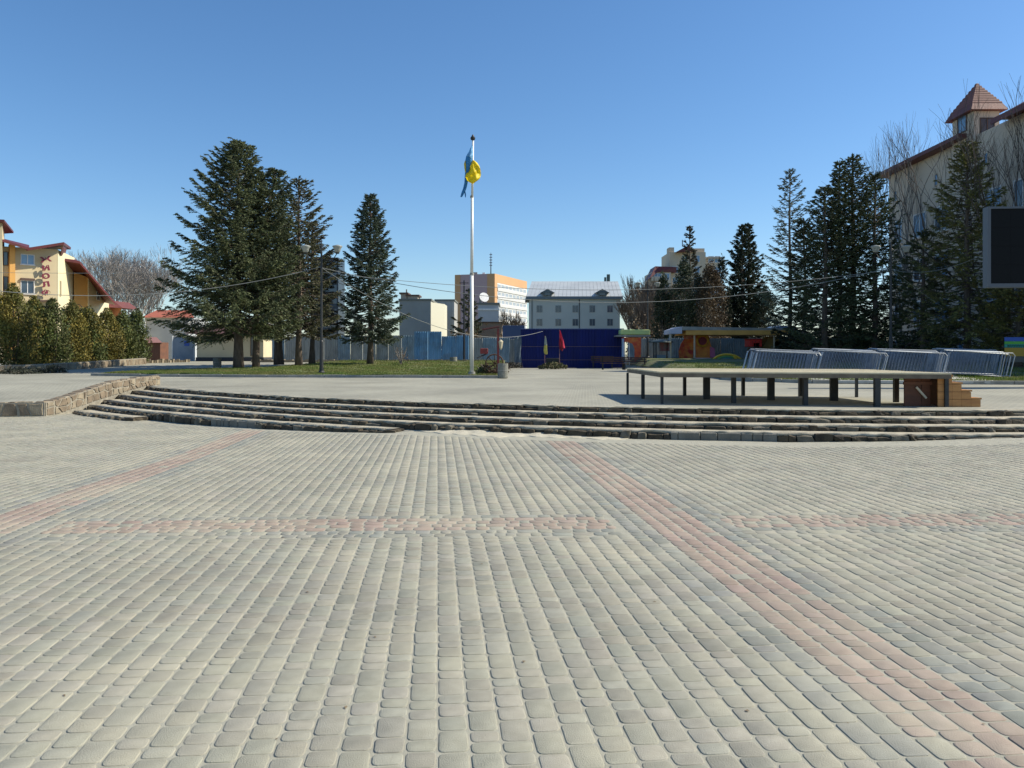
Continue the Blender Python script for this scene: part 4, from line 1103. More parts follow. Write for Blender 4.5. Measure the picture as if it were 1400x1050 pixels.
# ------------------------------------------------------------------ buildings
def window(parent, o, u, w, h, frame_m, glass_m, mull=1, sill=True, name="window"):
    """o: bottom-left corner (local) ; u: unit along the wall ; outward normal = u x z"""
    u = Vector(u).normalized(); n = u.cross(Vector((0, 0, 1)))
    def bxx(mb, a0, a1, z0, z1, d0, d1):
        p = [Vector(o) + u * a + n * dd + Vector((0, 0, z)) for z in (z0, z1) for dd in (d0, d1) for a in (a0, a1)]
        mb.add(p, [(0, 2, 3, 1), (4, 5, 7, 6), (0, 1, 5, 4), (2, 6, 7, 3), (0, 4, 6, 2), (1, 3, 7, 5)])
    t = max(.05, w * .05)
    f_ = MB()
    bxx(f_, 0, w, 0, t, -.05, .06); bxx(f_, 0, w, h - t, h, -.05, .06); bxx(f_, 0, t, t, h - t, -.05, .06); bxx(f_, w - t, w, t, h - t, -.05, .06)
    for k in range(mull):
        a = w * (k + 1) / (mull + 1); bxx(f_, a - t / 2, a + t / 2, t, h - t, -.05, .05)
    fo = f_.build(name, frame_m, parent)
    g = MB(); bxx(g, t, w - t, t, h - t, -.04, .012); g.build("pane", glass_m, fo)
    if sill: s_ = MB(); bxx(s_, -.06, w + .06, -.08, -.005, -.05, .14); s_.build("sill", frame_m, fo)
    return fo
def wall_poly(root, poly, z0, z1, m, name="wall"): return MB().prism([(p[0], p[1]) for p in poly], z0, z1).build(name, m, root)
def loc2(p, r): return (p[0] - r.x, p[1] - r.y)

# ---- yellow building with red roofs at the left
YD = 74.0
M_cream = mat("cream_render", (.60, .50, .31), (.54, .45, .28), scale=.6, rough=.9); M_yel = mat("yellow_orange_render", (.66, .36, .10), (.60, .33, .10), scale=.6, rough=.9)
M_sunlit = mat("sunlit_yellow_render", (.74, .66, .42), (.68, .60, .38), scale=.6, rough=.9); M_soff = mat("brown_soffit", (.10, .06, .045), rough=.8)  # pale yellow carries sunlight painted on the right-facing sides
M_redr = mat("dark_red_roof_metal", (.13, .02, .018), (.09, .016, .014), scale=1, rough=.5)
yb = thing("yellow_hotel", "cream and orange building with jagged dark red roofs behind the thuja hedge", "building", P(60, 505, YD)); r = yb.location.copy()
def Y(px, d): return (XP(px, d) - r.x, d - r.y)
def yz(py, d): return HP(py, d) - r.z
# main block: front face from x=12..78 px slightly turned to the right, return face painted paler as if sunlit, to x=101
A = Y(1.5, 71.8); B = Y(78, 75.0); C = Y(101, 83.0); Dd = Y(20, 92)
wall_poly(yb, [A, B, C, Dd], [-1] * 4, [yz(337, 72), yz(341, 75), yz(352, 83), yz(345, 92)], M_cream, "front_wall")
def face_plate(p, q_, za, zb, zc, zd, m, off_, name):   # thin layer of painted sunlight over a wall between plan points p,q
    p, q_ = Vector((*p, 0)), Vector((*q_, 0)); u = (q_ - p).normalized(); n = u.cross(Vector((0, 0, 1)))
    pts = [p + n * .003 + Vector((0, 0, za)), q_ + n * .003 + Vector((0, 0, zb)), q_ + n * .003 + Vector((0, 0, zc)), p + n * .003 + Vector((0, 0, zd))]
    return MB().plate(pts, n * off_).build(name, m, yb)
face_plate(B, C, -1, -1, yz(352.5, 83), yz(342, 75), M_sunlit, .06, "sunlit_side")
# orange pilaster
Ua = (Vector((*B, 0)) - Vector((*A, 0))).normalized(); Na = Ua.cross(Vector((0, 0, 1)))
def along(px):       # point on front wall line at pixel column
    a = Vector((A[0] + r.x, A[1] + r.y)); b_ = Vector((B[0] + r.x, B[1] + r.y)); m_ = (px - CXP) / F
    t = (m_ * a.y - a.x) / ((b_.x - a.x) - m_ * (b_.y - a.y)); q_ = a + (b_ - a) * t; return Vector((q_.x - r.x, q_.y - r.y, 0)), q_.y
p0, d0 = along(11.5); p1, d1 = along(19)
MB().prism([(p0 + Na * .01)[:2], (p1 + Na * .01)[:2], (p1 + Na * .5)[:2], (p0 + Na * .5)[:2]], -1, yz(334, 72)).build("pilaster", M_yel, yb)
def roofslab(pts, th, m, name="roof"):
    return MB().plate(pts, (0, 0, -th)).build(name, m, yb)
def V3(px, py, d): return P(px, py, d) - r
roofslab([V3(2, 327, 70.5), V3(38, 338, 72), V3(40, 335, 84), V3(4, 326, 84)], .22, M_redr)
roofslab([V3(36, 339, 72), V3(87.5, 331, 74), V3(97, 338, 90), V3(40, 338, 88)], .26, M_redr)
roofslab([V3(86, 353, 78), V3(109, 357, 79), V3(158, 414, 84), V3(130, 408, 96), V3(96, 352, 96)], .24, M_redr)
MB().plate([V3(86.5, 333, 74.2), V3(84, 349, 76), V3(88, 352, 80), V3(92, 338, 84)], (-.12, 0, 0)).build("roof_verge", M_redr, yb)
# second block
E1, E2, E3, E4 = Y(101, 82.0), Y(120, 83.5), Y(148, 92), Y(112, 100)
wall_poly(yb, [E1, E2, E3, E4], [-1] * 4, [yz(372, 82), yz(379, 83.5), yz(408, 92), yz(405, 100)], M_yel, "orange_wall")
face_plate(E2, E3, -1, -1, yz(408.5, 92), yz(379.5, 83.5), M_sunlit, .06, "sunlit_side")
# left tower sliver
T1, T2, T3, T4 = Y(-60, 69), Y(3, 70.5), Y(6, 76), Y(-55, 78)
wall_poly(yb, [T1, T2, T3, T4], [-1] * 4, yz(304, 70), M_cream, "tower_wall")
MB().prism([(T1[0] - .4, T1[1] - .6), (T2[0] + .7, T2[1] - .8), (T3[0] + .7, T3[1] + .3), (T4[0], T4[1] + .3)], yz(304, 70), yz(301, 70)).build("tower_roof", M_redr, yb)
for (px0, px1, py0, py1, gm, mu) in ((28, 47, 347, 361, M_glassb, 1), (28, 47, 383, 401, M_glass, 1)):
    q0, dd0 = along(px0); q1, dd1 = along(px1)
    window(yb, q0 + Vector((0, 0, yz(py1, dd0))), Ua, (q1 - q0).length, yz(py0, dd0) - yz(py1, dd0), M_frame, gm, mu)
q0, dd0 = along(28); q1, dd1 = along(47)
MB().plate([q0 + Na * .01 + Vector((0, 0, yz(383, dd0))), q1 + Na * .01 + Vector((0, 0, yz(383, dd0))), q1 + Na * .01 + Vector((0, 0, yz(380, dd0))), q0 + Na * .01 + Vector((0, 0, yz(380, dd0)))], Na * .2).build("shutter_box", M_soff, yb)
p0, d0 = along(8.2)
for (y0, y1) in ((344, 363), (378, 398)):
    window(yb, along(4.2)[0] + Na * .02 + Vector((0, 0, yz(y1, 72))), Ua, .42, yz(y0, 72) - yz(y1, 72), M_soff, M_glass, 0, False)
# small side window on the second block
u2 = (Vector((*E3, 0)) - Vector((*E2, 0))).normalized(); pm = Vector((*E2, 0)).lerp(Vector((*E3, 0)), .36)
window(yb, pm + u2.cross(Vector((0, 0, 1))) * .07 + Vector((0, 0, yz(410, 86.5))), u2, 1.3, .95, M_frame, M_glass, 1, False)
u1 = (Vector((*C, 0)) - Vector((*B, 0))).normalized(); pm = Vector((*B, 0)).lerp(Vector((*C, 0)), .1)
window(yb, pm + u1.cross(Vector((0, 0, 1))) * .07 + Vector((0, 0, yz(405, 76))), u1, .5, 1.5, M_cream, M_glass, 0, False)
# awning line above the hedge and red gables behind
q0, dd0 = along(38); q1, dd1 = along(76)
MB().plate([q0 + Vector((0, 0, yz(413, dd0))), q1 + Vector((0, 0, yz(412, dd1))), q1 + Vector((0, 0, yz(410, dd1))), q0 + Vector((0, 0, yz(411, dd0)))], Na * .6).build("awning", M_soff, yb)
MB().prism([Y(146, 93), Y(166, 93), Y(166, 97), Y(146, 97)], -1, yz(420, 93)).build("annex_wall", mat("terracotta_render", (.50, .22, .11), rough=.9), yb)
MB().plate([V3(144, 420, 92), V3(155, 411, 94), V3(168, 421, 92)], (0, 4, 0)).build("annex_roof", M_rooft, yb)
# vertical lettering, letters stand off the wall
M_let = mat("crimson_letters", (.17, .015, .035), rough=.5)
q_, dq = along(61)
for k, (ch, py, w_) in enumerate([("Ж", 355.5, 1.0), ("И", 367.5, .8), ("О", 378.5, .8), ("Л", 389.5, .8), ("Ф", 401, 1.0)]):
    cu = bpy.data.curves.new("letter", 'FONT'); cu.body = ch; cu.size = .95 if w_ < 1 else .95; cu.extrude = .06; cu.align_x = 'CENTER'; cu.align_y = 'CENTER'; cu.resolution_u = 2; cu.offset = .045
    tmp = bpy.data.objects.new("tmp", cu); COL.objects.link(tmp)
    dg = bpy.context.evaluated_depsgraph_get(); me = bpy.data.meshes.new_from_object(tmp.evaluated_get(dg)); bpy.data.objects.remove(tmp)
    me.materials.clear(); me.materials.append(M_let)
    o = link("letter", me, yb, q_ + Na * .42 + Vector((0, 0, yz(py, dq)))); ang = math.atan2(Ua.y, Ua.x)
    o.rotation_euler = (math.radians(90), math.radians(-12), ang); o.scale = (.95, .66, 1)
    MB().box(-.02, .02, -.0, .42, -.02, .02).build("bracket", M_dmetal, yb, loc=q_ + Na * .41 + Vector((0, 0, yz(py, dq))), rz=ang)

# ---- white house with red roof
D = 88
t = thing("white_house", "small white house with an orange-red roof between hedge and big spruce", "house", P(212, 500, D)); r = t.location.copy()
def B3(px, py, d): return P(px, py, d) - r
M_wh = mat("white_render", (.58, .60, .60), (.50, .52, .53), scale=1, rough=.9); M_orr = mat("orange_red_tiles", (.42, .13, .07), (.33, .10, .06), scale=2, rough=.7)
a, b_ = B3(198, 500, D), B3(262, 500, D + 1)
MB().box(a.x, b_.x, 0, 6, -.5, B3(0, 433, D).z).build("wall", M_wh, t)
MB().add([B3(194, 434, D - .6), B3(266, 434, D - .6), B3(258, 424, D + 3), B3(214, 424, D + 3), B3(194, 434, D + 7), B3(266, 434, D + 7)], [(0, 1, 2, 3), (3, 2, 5, 4), (0, 3, 4), (1, 5, 2), (0, 4, 5, 1)]).build("roof", M_orr, t)
window(t, Vector((a.x + 3.0, -.01, B3(0, 452, D).z)), (1, 0, 0), 1.0, 1.2, M_frame, M_glass, 1)
# brown shed
D = 66
t = thing("brown_shed", "small brown wooden shed at the end of the thuja hedge", "shed", P(208, 498, D)); r = t.location.copy()
MB().box(XP(199, D) - r.x, XP(219, D) - r.x, 0, 1.6, -.2, B3(0, 468, D).z).build("wall", mat("brown_planks", (.17, .07, .035), (.11, .05, .03), scale=3, rough=.8, stretch=(6, 1, 1)), t)
MB().add([B3(197, 468.5, D - .3), B3(222, 468.5, D - .3), B3(214, 461, D + .8), B3(200, 461, D + .8), B3(197, 468.5, D + 2), B3(222, 468.5, D + 2)], [(0, 1, 2, 3), (3, 2, 5, 4), (0, 3, 4), (1, 5, 2), (0, 4, 5, 1)]).build("roof", mat("pinkish_roof", (.30, .15, .13), rough=.8), t)
# blue-grey notice fence
t = thing("notice_board", "pale grey-blue board with a blue poster left of the cream pavilion", "board", P(252, 497, 64)); r = t.location.copy()
MB().box(XP(236, 64) - r.x, XP(266, 64) - r.x, 0, .06, .1, B3(0, 461, 64).z).build("board", mat("grey_blue_board", (.30, .34, .38), (.24, .28, .33), scale=2, rough=.7), t)
MB().box(XP(252, 64) - r.x, XP(259, 64) - r.x, -.02, -.002, B3(0, 473, 64).z, B3(0, 466, 64).z).build("poster", mat("blue_poster", (.06, .12, .42), rough=.6), t)
for px in (236, 266): MB().tube([B3(px, 499, 64), B3(px, 459, 64)], .05, n=6).build("post", M_white, t)
t = thing("white_post", "thin white post at the right end of the thuja hedge", "post", P(198, 500, 60)); r = t.location.copy()
MB().tube([(0, 0, 0), (0, 0, HP(440, 60) - r.z)], .06, n=6).build("post", M_white, t)
MB().lathe([(.08, 0), (.08, .05), (.01, .1)], (0, 0, HP(440, 60) - r.z), n=8).build("cap", M_white, t)

# ---- cream pavilion behind the trees
D = 62.0
t = thing("cream_pavilion", "low cream pavilion with dark plinth and brown tile roof behind the spruces", "building", P(320, 501, D)); r = t.location.copy()
M_pv = mat("cream_plaster", (.62, .55, .36), (.56, .49, .33), scale=1, rough=.9)
a, b_, c, e = B3(269, 500, D), B3(360, 500, D), B3(377, 498, D + 3.6), B3(275, 498, D + 6)
zt = B3(0, 456, D).z; zp = B3(0, 488.5, D).z
MB().prism([a[:2], b_[:2], c[:2], (a.x + 1, 5)], zp, zt).build("wall", M_pv, t)
MB().prism([(a.x - .06, -.06), (b_.x + .05, -.06), (c.x + .08, c.y), (a.x, 5.1)], -.6, zp - .002).build("plinth", mat("dark_plinth", (.05, .05, .055), rough=.8), t)
MB().add([(a.x - .7, -.7, zt - .02), (b_.x + .4, -.7, zt - .02), (c.x + .7, c.y + .4, zt - .02), (a.x - .3, 5.8, zt - .02), (a.x + 1.3, 2.4, zt + 1.25), (b_.x - .9, 2.0, zt + 1.25)], [(0, 1, 5, 4), (1, 2, 5), (2, 3, 4, 5), (3, 0, 4), (0, 3, 2, 1)]).build("roof", mat("brown_tiles", (.13, .065, .055), (.09, .05, .045), scale=3, rough=.7), t)
MB().add([(b_.x + .42, -.72, zt - .1), (b_.x - .88, 2.0, zt + 1.35), (c.x + .72, c.y + .4, zt - .1), (b_.x + .42, -.72, zt + .06), (b_.x - .88, 2.0, zt + 1.5), (c.x + .72, c.y + .4, zt + .06)], [(0, 1, 4, 3), (1, 2, 5, 4)]).build("white_verge", M_white, t)
window(t, Vector((b_.x - 1.0, -.01, zp + .1)), (1, 0, 0), .7, zt - zp - .3, M_soff, M_glass, 0, False, "door_opening")

# ---- dark glass tower behind the spruces
D = 210
t = thing("dark_glass_tower", "dark blue-grey glazed tower mostly hidden behind the left spruces", "building", P(450, 485, D)); r = t.location.copy()
x0, x1 = XP(425, D) - r.x, XP(462.5, D) - r.x; zt = HP(352, D) - r.z
MB().box(x0, x1, 0, 8, -3, zt).build("body", mat("tower_dark_cladding", (.02, .03, .045), (.03, .042, .06), scale=.3, rough=.35), t)
k = 0; z = 0
while z < zt - 2:
    MB().box(x0 - .1, x1 + .1, -.12, 8.1, z, z + .5).build("floor_band", mat("tower_band", (.04, .055, .07), rough=.5), t)
    MB().box(x0 + .4, x1 - .4, -.06, -.005, z + .8, z + 2.6).build("glazing", M_glass, t); z += 3.2

# ---- grey concrete blocks
def block(px0, px1, py, D, dep, m, label, extra=None, side=None, name="grey_block"):
    t = thing(name, label, "building", P((px0 + px1) / 2, 490, D)); r = t.location.copy()
    x0, x1 = XP(px0, D) - r.x, XP(px1, D) - r.x; zt = HP(py, D) - r.z
    MB().box(x0, x1, 0, dep, -3, zt).build("wall", m, t)
    MB().box(x0 - .15, x1 + .15, -.15, dep + .1, zt + .002, zt + .35).build("parapet", mat("parapet_dark", (.16, .17, .15), rough=.9), t)
    return t, r, x0, x1, zt
M_gb = mat("grey_render", (.30, .31, .29), (.25, .26, .245), scale=.35, rough=.95); M_gb2 = mat("light_grey_render", (.40, .40, .375), (.35, .35, .33), scale=.3, rough=.95)
t, r, x0, x1, zt = block(546, 589, 411, 150, 12, M_gb, "dark grey windowless block with roof huts right of the middle spruce")
MB().prism([(x1 + .003, 0), (x1 + 2.1, 6), (x1 + 2.1, 12), (x1 + .003, 12)], -3, zt - .3).build("side_wall", mat("cream_side", (.56, .54, .42), rough=.9), t)
for (a_, b2, py) in ((548, 556, 402), (557, 571, 405)):
    xa, xb = XP(a_, 152) - r.x, XP(b2, 152) - r.x; MB().box(xa, xb, 2, 6, zt + .36, HP(py, 152) - r.z).build("roof_hut", mat("hut_render", (.34, .30, .24), rough=.9), t)
    MB().box(xa - .3, xb + .3, 1.8, 6.2, HP(py, 152) - r.z + .002, HP(py, 152) - r.z + .3).build("hut_roof", M_soff, t)
MB().box(XP(554, 152) - r.x, XP(555.5, 152) - r.x, 3, 3.4, zt + .4, HP(395, 152) - r.z).build("chimney", M_conc, t)
t, r, x0, x1, zt = block(595, 621, 411.5, 165, 10, M_gb2, "light grey blank block between the dark block and the hotel")
for k in range(3): MB().box(x0 + 1 + k * 1.2, x0 + 1.05 + k * 1.2, -.03, 0, -1, zt - .2).build("wall_joint", M_gb, t)
t, r, x0, x1, zt = block(654, 682, 416.5, 140, 9, mat("white_grey_panel", (.44, .46, .47), (.38, .40, .41), scale=.4, rough=.85), "pale grey box-shaped roof building with satellite dish by the flagpole")
MB().box(x0 - .1, x1 + .1, -.16, -.05, zt - 1.0, zt - .7).build("white_band", M_white, t)
ds = MB().lathe([(.02, 0), (.5, .06), (.85, .22), (.9, .26)], (0, 0, 0), n=14).build("satellite_dish", M_white, t, loc=(XP(661, 140) - r.x, 1, zt + 1.3)); ds.rotation_euler = (math.radians(70), 0, math.radians(25))
MB().tube([(XP(661, 140) - r.x, 1.2, zt), (XP(661, 140) - r.x, 1.2, zt + 1.3)], .08, n=6).build("dish_mast", M_dmetal, t)
MB().box(XP(655, 140) - r.x, XP(658, 140) - r.x, .5, 1, zt + .3, zt + 1.4).build("vent_box", M_conc, t)
t = thing("brown_garage", "brown rendered low building below the pale box, behind the fence", "building", P(668, 480, 120)); r = t.location.copy()
MB().box(XP(640, 120) - r.x, XP(686, 120) - r.x, 0, 8, -2, HP(441, 120) - r.z).build("wall", mat("brown_render", (.24, .17, .12), (.20, .15, .11), scale=.5, rough=.9), t)
MB().box(XP(639, 120) - r.x, XP(687, 120) - r.x, -.2, 8.2, HP(441, 120) - r.z + .002, HP(439.8, 120) - r.z).build("roof", M_soff, t)

# ---- nine-storey slab
t = thing("apartment_block", "tall slab block, mauve end wall, orange corners and rows of white windows", "building", (XP(676, 290), 290, 0)); r = t.location.copy()
pA = Vector((XP(622, 295) - r.x, 5, 0)); pB = Vector((0, 0, 0)); pC = Vector((XP(720, 322) - r.x, 32, 0)); pD = pA + (pC - pB)
zt = HP(374, 290)
M_mauve = mat("mauve_render", (.52, .37, .37), (.48, .34, .34), scale=.1, rough=.9); M_oran = mat("orange_render", (.62, .36, .18), (.57, .33, .165), scale=.1, rough=.9)
MB().prism([pA[:2], pB[:2], pC[:2], pD[:2]], -5, zt).build("wall", M_mauve, t)
def facade(p, q_, a0, a1, z0, z1, th_, m, name):
    u = (q_ - p).normalized(); n = u.cross(Vector((0, 0, 1))); s = p + u * a0; e_ = p + u * a1
    return MB().prism([(s + n * .01)[:2], (e_ + n * .01)[:2], (e_ + n * th_)[:2], (s + n * th_)[:2]], z0, z1).build(name, m, t)
LB = (pC - pB).length; LA = (pB - pA).length
facade(pA, pB, 0, 2.2, -5, zt, .15, M_oran, "orange_strip"); facade(pA, pB, LA - 2.8, LA, -5, zt, .15, M_oran, "orange_strip")
facade(pB, pC, 0, 2.4, -5, zt, .15, M_oran, "orange_strip"); facade(pB, pC, 2.4, LB, zt - 3.1, zt, .15, M_oran, "orange_frieze")
M_wpan = mat("white_balcony_panel", (.62, .62, .60), (.56, .56, .54), scale=.5, rough=.7)
u = (pC - pB).normalized(); nn = u.cross(Vector((0, 0, 1)))
facade(pB, pC, 2.4, LB, -5, zt - 3.1, .08, mat("facade_white", (.66, .65, .60), rough=.8), "window_wall")
fz = zt - 3.1 - 2.93
nwin = 8; wpit = (LB - 3.2) / nwin
for fl_ in range(8):
    z = fz - fl_ * 2.93
    facade(pB, pC, 2.5, LB - .1, z - .1, z + .95, .35, M_wpan, "balcony_band")
    for k in range(nwin):
        window(t, pB + u * (2.8 + k * wpit) + nn * .1 + Vector((0, 0, z + 1.0)), u, wpit * .8, 1.5, M_frame, mat("pale_far_glass", (.30, .36, .42), rough=.3), 2, False)
MB().box(-8, -6.5, 4, 6, zt, zt + .9).build("roof_box", M_conc, t); MB().box(-4.6, -3.6, 4, 6, zt, zt + .8).build("roof_box", M_white, t)
MB().tube([(XP(671, 292) - r.x, 3, zt), (XP(671, 292) - r.x, 3, HP(345, 292))], [.25, .1], n=6).build("antenna_mast", M_dmetal, t)
for k in range(5): MB().box(XP(671, 292) - r.x - .5, XP(671, 292) - r.x + .5, 2.8, 3.2, zt + 3.2 + k * 1.0, zt + 3.5 + k * 1.0).build("antenna_panel", M_galv, t)

# ---- grey three-storey building with metal mansard roof
D = 178.0
t = thing("grey_office", "grey-green three-storey building under a pale metal mansard with two dormers", "building", P(786, 490, D)); r = t.location.copy()
M_gw = mat("grey_green_render", (.46, .49, .46), (.41, .44, .415), scale=.25, rough=.95); M_mans = mat("pale_metal_roof", (.60, .63, .63), (.50, .53, .54), scale=.8, rough=.5, stretch=(.3, .3, 2), metal=.15)
x0, x1 = XP(724.5, D) - r.x, XP(847.5, D) - r.x; ze = HP(409, D) - r.z
MB().box(x0, x1, 0, 12, -4, ze).build("wall", M_gw, t)
MB().prism([(x0 - .9, -.7), (x1 + .6, -.7), (x1 + .6, 12.7), (x0 - .9, 12.7)], ze + .002, HP(405.5, D) - r.z).build("eave_board", mat("slate_blue_eave", (.12, .16, .19), rough=.7), t)
zr0, zr1 = HP(405.4, D) - r.z, HP(383, D) - r.z
n = 24      # standing-seam strips of the front slope, each one a part
xa0, xa1, xb0, xb1 = x0 - .9, x1 + .55, XP(727, D + 3) - r.x, XP(845, D + 3) - r.x
for k in range(n):
    f0, f1 = k / n, (k + 1) / n
    V = [(xa0 + (xa1 - xa0) * f0 + .02, -.7, zr0), (xa0 + (xa1 - xa0) * f1 - .02, -.7, zr0), (xb0 + (xb1 - xb0) * f1 - .02, 3.0, zr1), (xb0 + (xb1 - xb0) * f0 + .02, 3.0, zr1)]
    MB().plate(V, (0, .1, -.12)).build("roof_panel", M_mans, t)
MB().add([(xa0, -.6, zr0 - .02), (xa1, -.6, zr0 - .02), (xb1, 3.05, zr1 - .06), (xb0, 3.05, zr1 - .06), (xa0, 12.7, zr0), (xa1, 12.7, zr0), (xb1, 9, zr1), (xb0, 9, zr1)],
         [(0, 1, 2, 3), (3, 2, 6, 7), (7, 6, 5, 4), (0, 3, 7, 4), (1, 5, 6, 2)]).build("roof", mat("slate_roof_sheet", (.22, .25, .27), rough=.6), t)
for px in (748.5, 823.5):
    c = XP(px, D - 1) - r.x; zb_, zm_ = HP(404, D - 1) - r.z, HP(399.5, D - 1) - r.z
    dm = MB().prism([(c - 1.0, -1.0), (c + 1.0, -1.0), (c + 1.0, 1.5), (c - 1.0, 1.5)], zb_, zm_).build("dormer", mat("dormer_slate", (.10, .13, .14), rough=.7), t)
    MB().add([(c - 1.6, -1.2, zm_ - .1), (c + 1.6, -1.2, zm_ - .1), (c, -1.2, zm_ + .75), (c - 1.6, 2.2, zm_ - .1), (c + 1.6, 2.2, zm_ - .1), (c, 2.2, zm_ + .75)], [(0, 1, 2), (3, 5, 4), (0, 2, 5, 3), (1, 4, 5, 2), (0, 3, 4, 1)]).build("dormer_roof", MATS["dormer_slate"], dm)
    MB().box(c - .6, c + .6, -1.04, -1.005, zb_ + .1, zm_ - .1).build("dormer_window", M_glass, dm)
for py in (422.3, 440.7):
    for px in (737.5, 763.3, 786.5, 809.7, 834):
        w_ = 1.3; window(t, Vector((XP(px, D) - r.x - w_ / 2, -.02, HP(py, D) - r.z - .8)), (1, 0, 0), w_, 1.6, mat("grey_frame", (.30, .33, .33), rough=.7), M_glass, 1, False)
MB().box(XP(791.5, D) - r.x, XP(792.5, D) - r.x, -.12, 0, -3, ze).build("drainpipe", M_dmetal, t); MB().box(XP(727, D) - r.x, XP(727.8, D) - r.x, -.12, 0, -3, ze).build("drainpipe", M_dmetal, t)
for (a_, b2, py) in ((826.5, 829, 379), (830, 834, 375)):
    MB().box(XP(a_, D + 5) - r.x, XP(b2, D + 5) - r.x, 5, 5.8, zr1 - .2, HP(py, D + 5) - r.z).build("chimney", mat("dark_chimney", (.10, .13, .11), rough=.9), t)

# ---- beige blocks behind the thujas
D = 165.0
t = thing("beige_block", "tall beige stepped building with chimney-like tower behind brown and green thujas", "building", P(945, 490, D)); r = t.location.copy()
M_be = mat("beige_render", (.56, .49, .37), (.52, .45, .34), scale=.3, rough=.9); M_be2 = mat("beige_render_light", (.50, .45, .36), (.46, .41, .33), scale=.3, rough=.9)
def bb(px0, px1, py, d0, dep, m, name="wall"):
    return MB().box(XP(px0, D) - r.x, XP(px1, D) - r.x, d0, d0 + dep, -4, HP(py, D) - r.z).build(name, m, t)
bb(918, 968, 343, 2, 9, M_be); bb(891, 917.6, 372, 0, 9, M_be2, "wing_wall"); bb(968.5, 990, 352, 3, 8, M_be, "wing_wall")
MB().box(XP(918, D) - r.x, XP(925, D) - r.x, 2.5, 5, HP(343, D) - r.z, HP(336, D) - r.z).build("chimney", M_be, t)
MB().box(XP(952, D) - r.x, XP(968, D) - r.x, 3, 7, HP(343, D) - r.z, HP(337, D) - r.z).build("roof_hut", M_be, t)
MB().plate([P(925, 344, D) - r, P(940, 336, D) - r, P(952, 343, D) - r], (0, 6, 0)).build("gable_roof", M_redr, t)
MB().plate([P(888, 381, D - 1.5) - r, P(896, 364, D) - r, P(925, 365, D) - r, P(925, 372, D) - r, P(899, 372, D - .5) - r], (0, 6, 0)).build("wing_roof", M_redr, t)
MB().box(XP(967, D) - r.x, XP(991.5, D) - r.x, 2.6, 11.5, HP(351.5, D) - r.z, HP(349, D) - r.z).build("flat_eave", M_be2, t)
MB().tube([P(933, 337, D + 4) - r, P(933, 328, D + 4) - r], .1, n=5).build("aerial", M_dmetal, t)
for py in (357, 372, 387, 402, 417):
    for px in (922, 935, 952, 973, 982):
        if py > 355 and not (px < 930 and py < 372): window(t, Vector((XP(px, D) - r.x, (3 if px > 968 else 2) - .02, HP(py, D) - r.z)), (1, 0, 0), 1.2, 1.4, M_frame, M_glassb, 1, False)
for py in (385, 400, 415, 430, 445):
    MB().box(XP(889, D) - r.x, XP(905, D) - r.x, -1.3, -.01, HP(py, D) - r.z, HP(py - 6, D) - r.z).build("balcony", M_be2, t)
    window(t, Vector((XP(894, D) - r.x, -.02, HP(py - 6.5, D) - r.z)), (1, 0, 0), 1.6, .8, M_frame, M_glassb, 1, False)
    window(t, Vector((XP(908, D) - r.x, -.02, HP(py - 2, D) - r.z)), (1, 0, 0), 1.1, 1.4, M_frame, M_glassb, 1, False)

# ---- large beige building with corner turret on the right
t = thing("turret_building", "large beige building with red-tiled corner turret behind the right-hand trees", "building", (31.7, 56.7, 0)); r = t.location.copy()
FX = 31.7
M_tb = mat("turret_beige_render", (.58, .50, .40), (.53, .46, .365), scale=.4, rough=.9)  # one even beige for the main walls and the turret
ze = 16.5
MB().prism([(0, -22), (0, 9.6), (16, 9.6), (16, -22)], -1, ze).build("wall", M_tb, t)
MB().prism([(-.85, -2.2), (-.85, 10.6), (16.5, 10.6), (16.5, -2.2)], ze + .003, [ze + .28, ze + .28, ze + 1.2, ze + 1.2]).build("flat_roof", M_redr, t)
# hip roof on the near wing, tile courses as rows
e0 = (-1.0, -23, ze + .05); e1 = (-1.0, -6.2, ze + .05); rdg0 = (6, -16, ze + 4.2); rdg1 = (6, -10.5, ze + 4.2)
MB().add([e0, (14, -23, ze + .05), (14, -6.2, ze + .05), e1, rdg0, rdg1], [(0, 3, 5, 4), (3, 2, 5), (2, 1, 4, 5), (1, 0, 4), (0, 1, 2, 3)]).build("hip_roof", M_rooft, t)
MB().box(-1.05, -.95, -23, -6.2, ze - .25, ze + .1).build("eave_board", M_redr, t)
# turret
tx0, tx1, ty0, ty1 = -.25, 1.5, -3.0, -.4
MB().prism([(tx0, ty0), (tx1, ty0), (tx1, ty1), (tx0, ty1)], 10, 18.1).build("turret_wall", M_tb, t)
apex = Vector(((tx0 + tx1) / 2 + .1, (ty0 + ty1) / 2, HP(115, 55.2)))
ez = 18.12; o_ = .38
cn = [Vector((tx0 - o_, ty0 - o_, ez)), Vector((tx1 + o_, ty0 - o_, ez)), Vector((tx1 + o_, ty1 + o_, ez)), Vector((tx0 - o_, ty1 + o_, ez))]
md = [apex.lerp(Vector((c.x * .8 + apex.x * .2, c.y * .8 + apex.y * .2, ez + .55)), 1) for c in cn]
MB().add(cn + md + [apex], [(0, 1, 5, 4), (1, 2, 6, 5), (2, 3, 7, 6), (3, 0, 4, 7), (4, 5, 8), (5, 6, 8), (6, 7, 8), (7, 4, 8), (3, 2, 1, 0)]).build("turret_roof", M_rooft, t)
rows_ = MB()
for k in range(9):       # raised tile courses on the pyramid
    f0 = k / 9 + .01; sc_ = 1 - f0
    ring = [apex.lerp(m_, sc_ * 1.03) + Vector((0, 0, .03)) for m_ in md]; ring2 = [apex.lerp(m_, sc_ * 1.03 - .035) + Vector((0, 0, .075)) for m_ in md]
    n0 = len(rows_.v); rows_.add(ring + ring2, [(a, (a + 1) % 4, 4 + (a + 1) % 4, 4 + a) for a in range(4)])
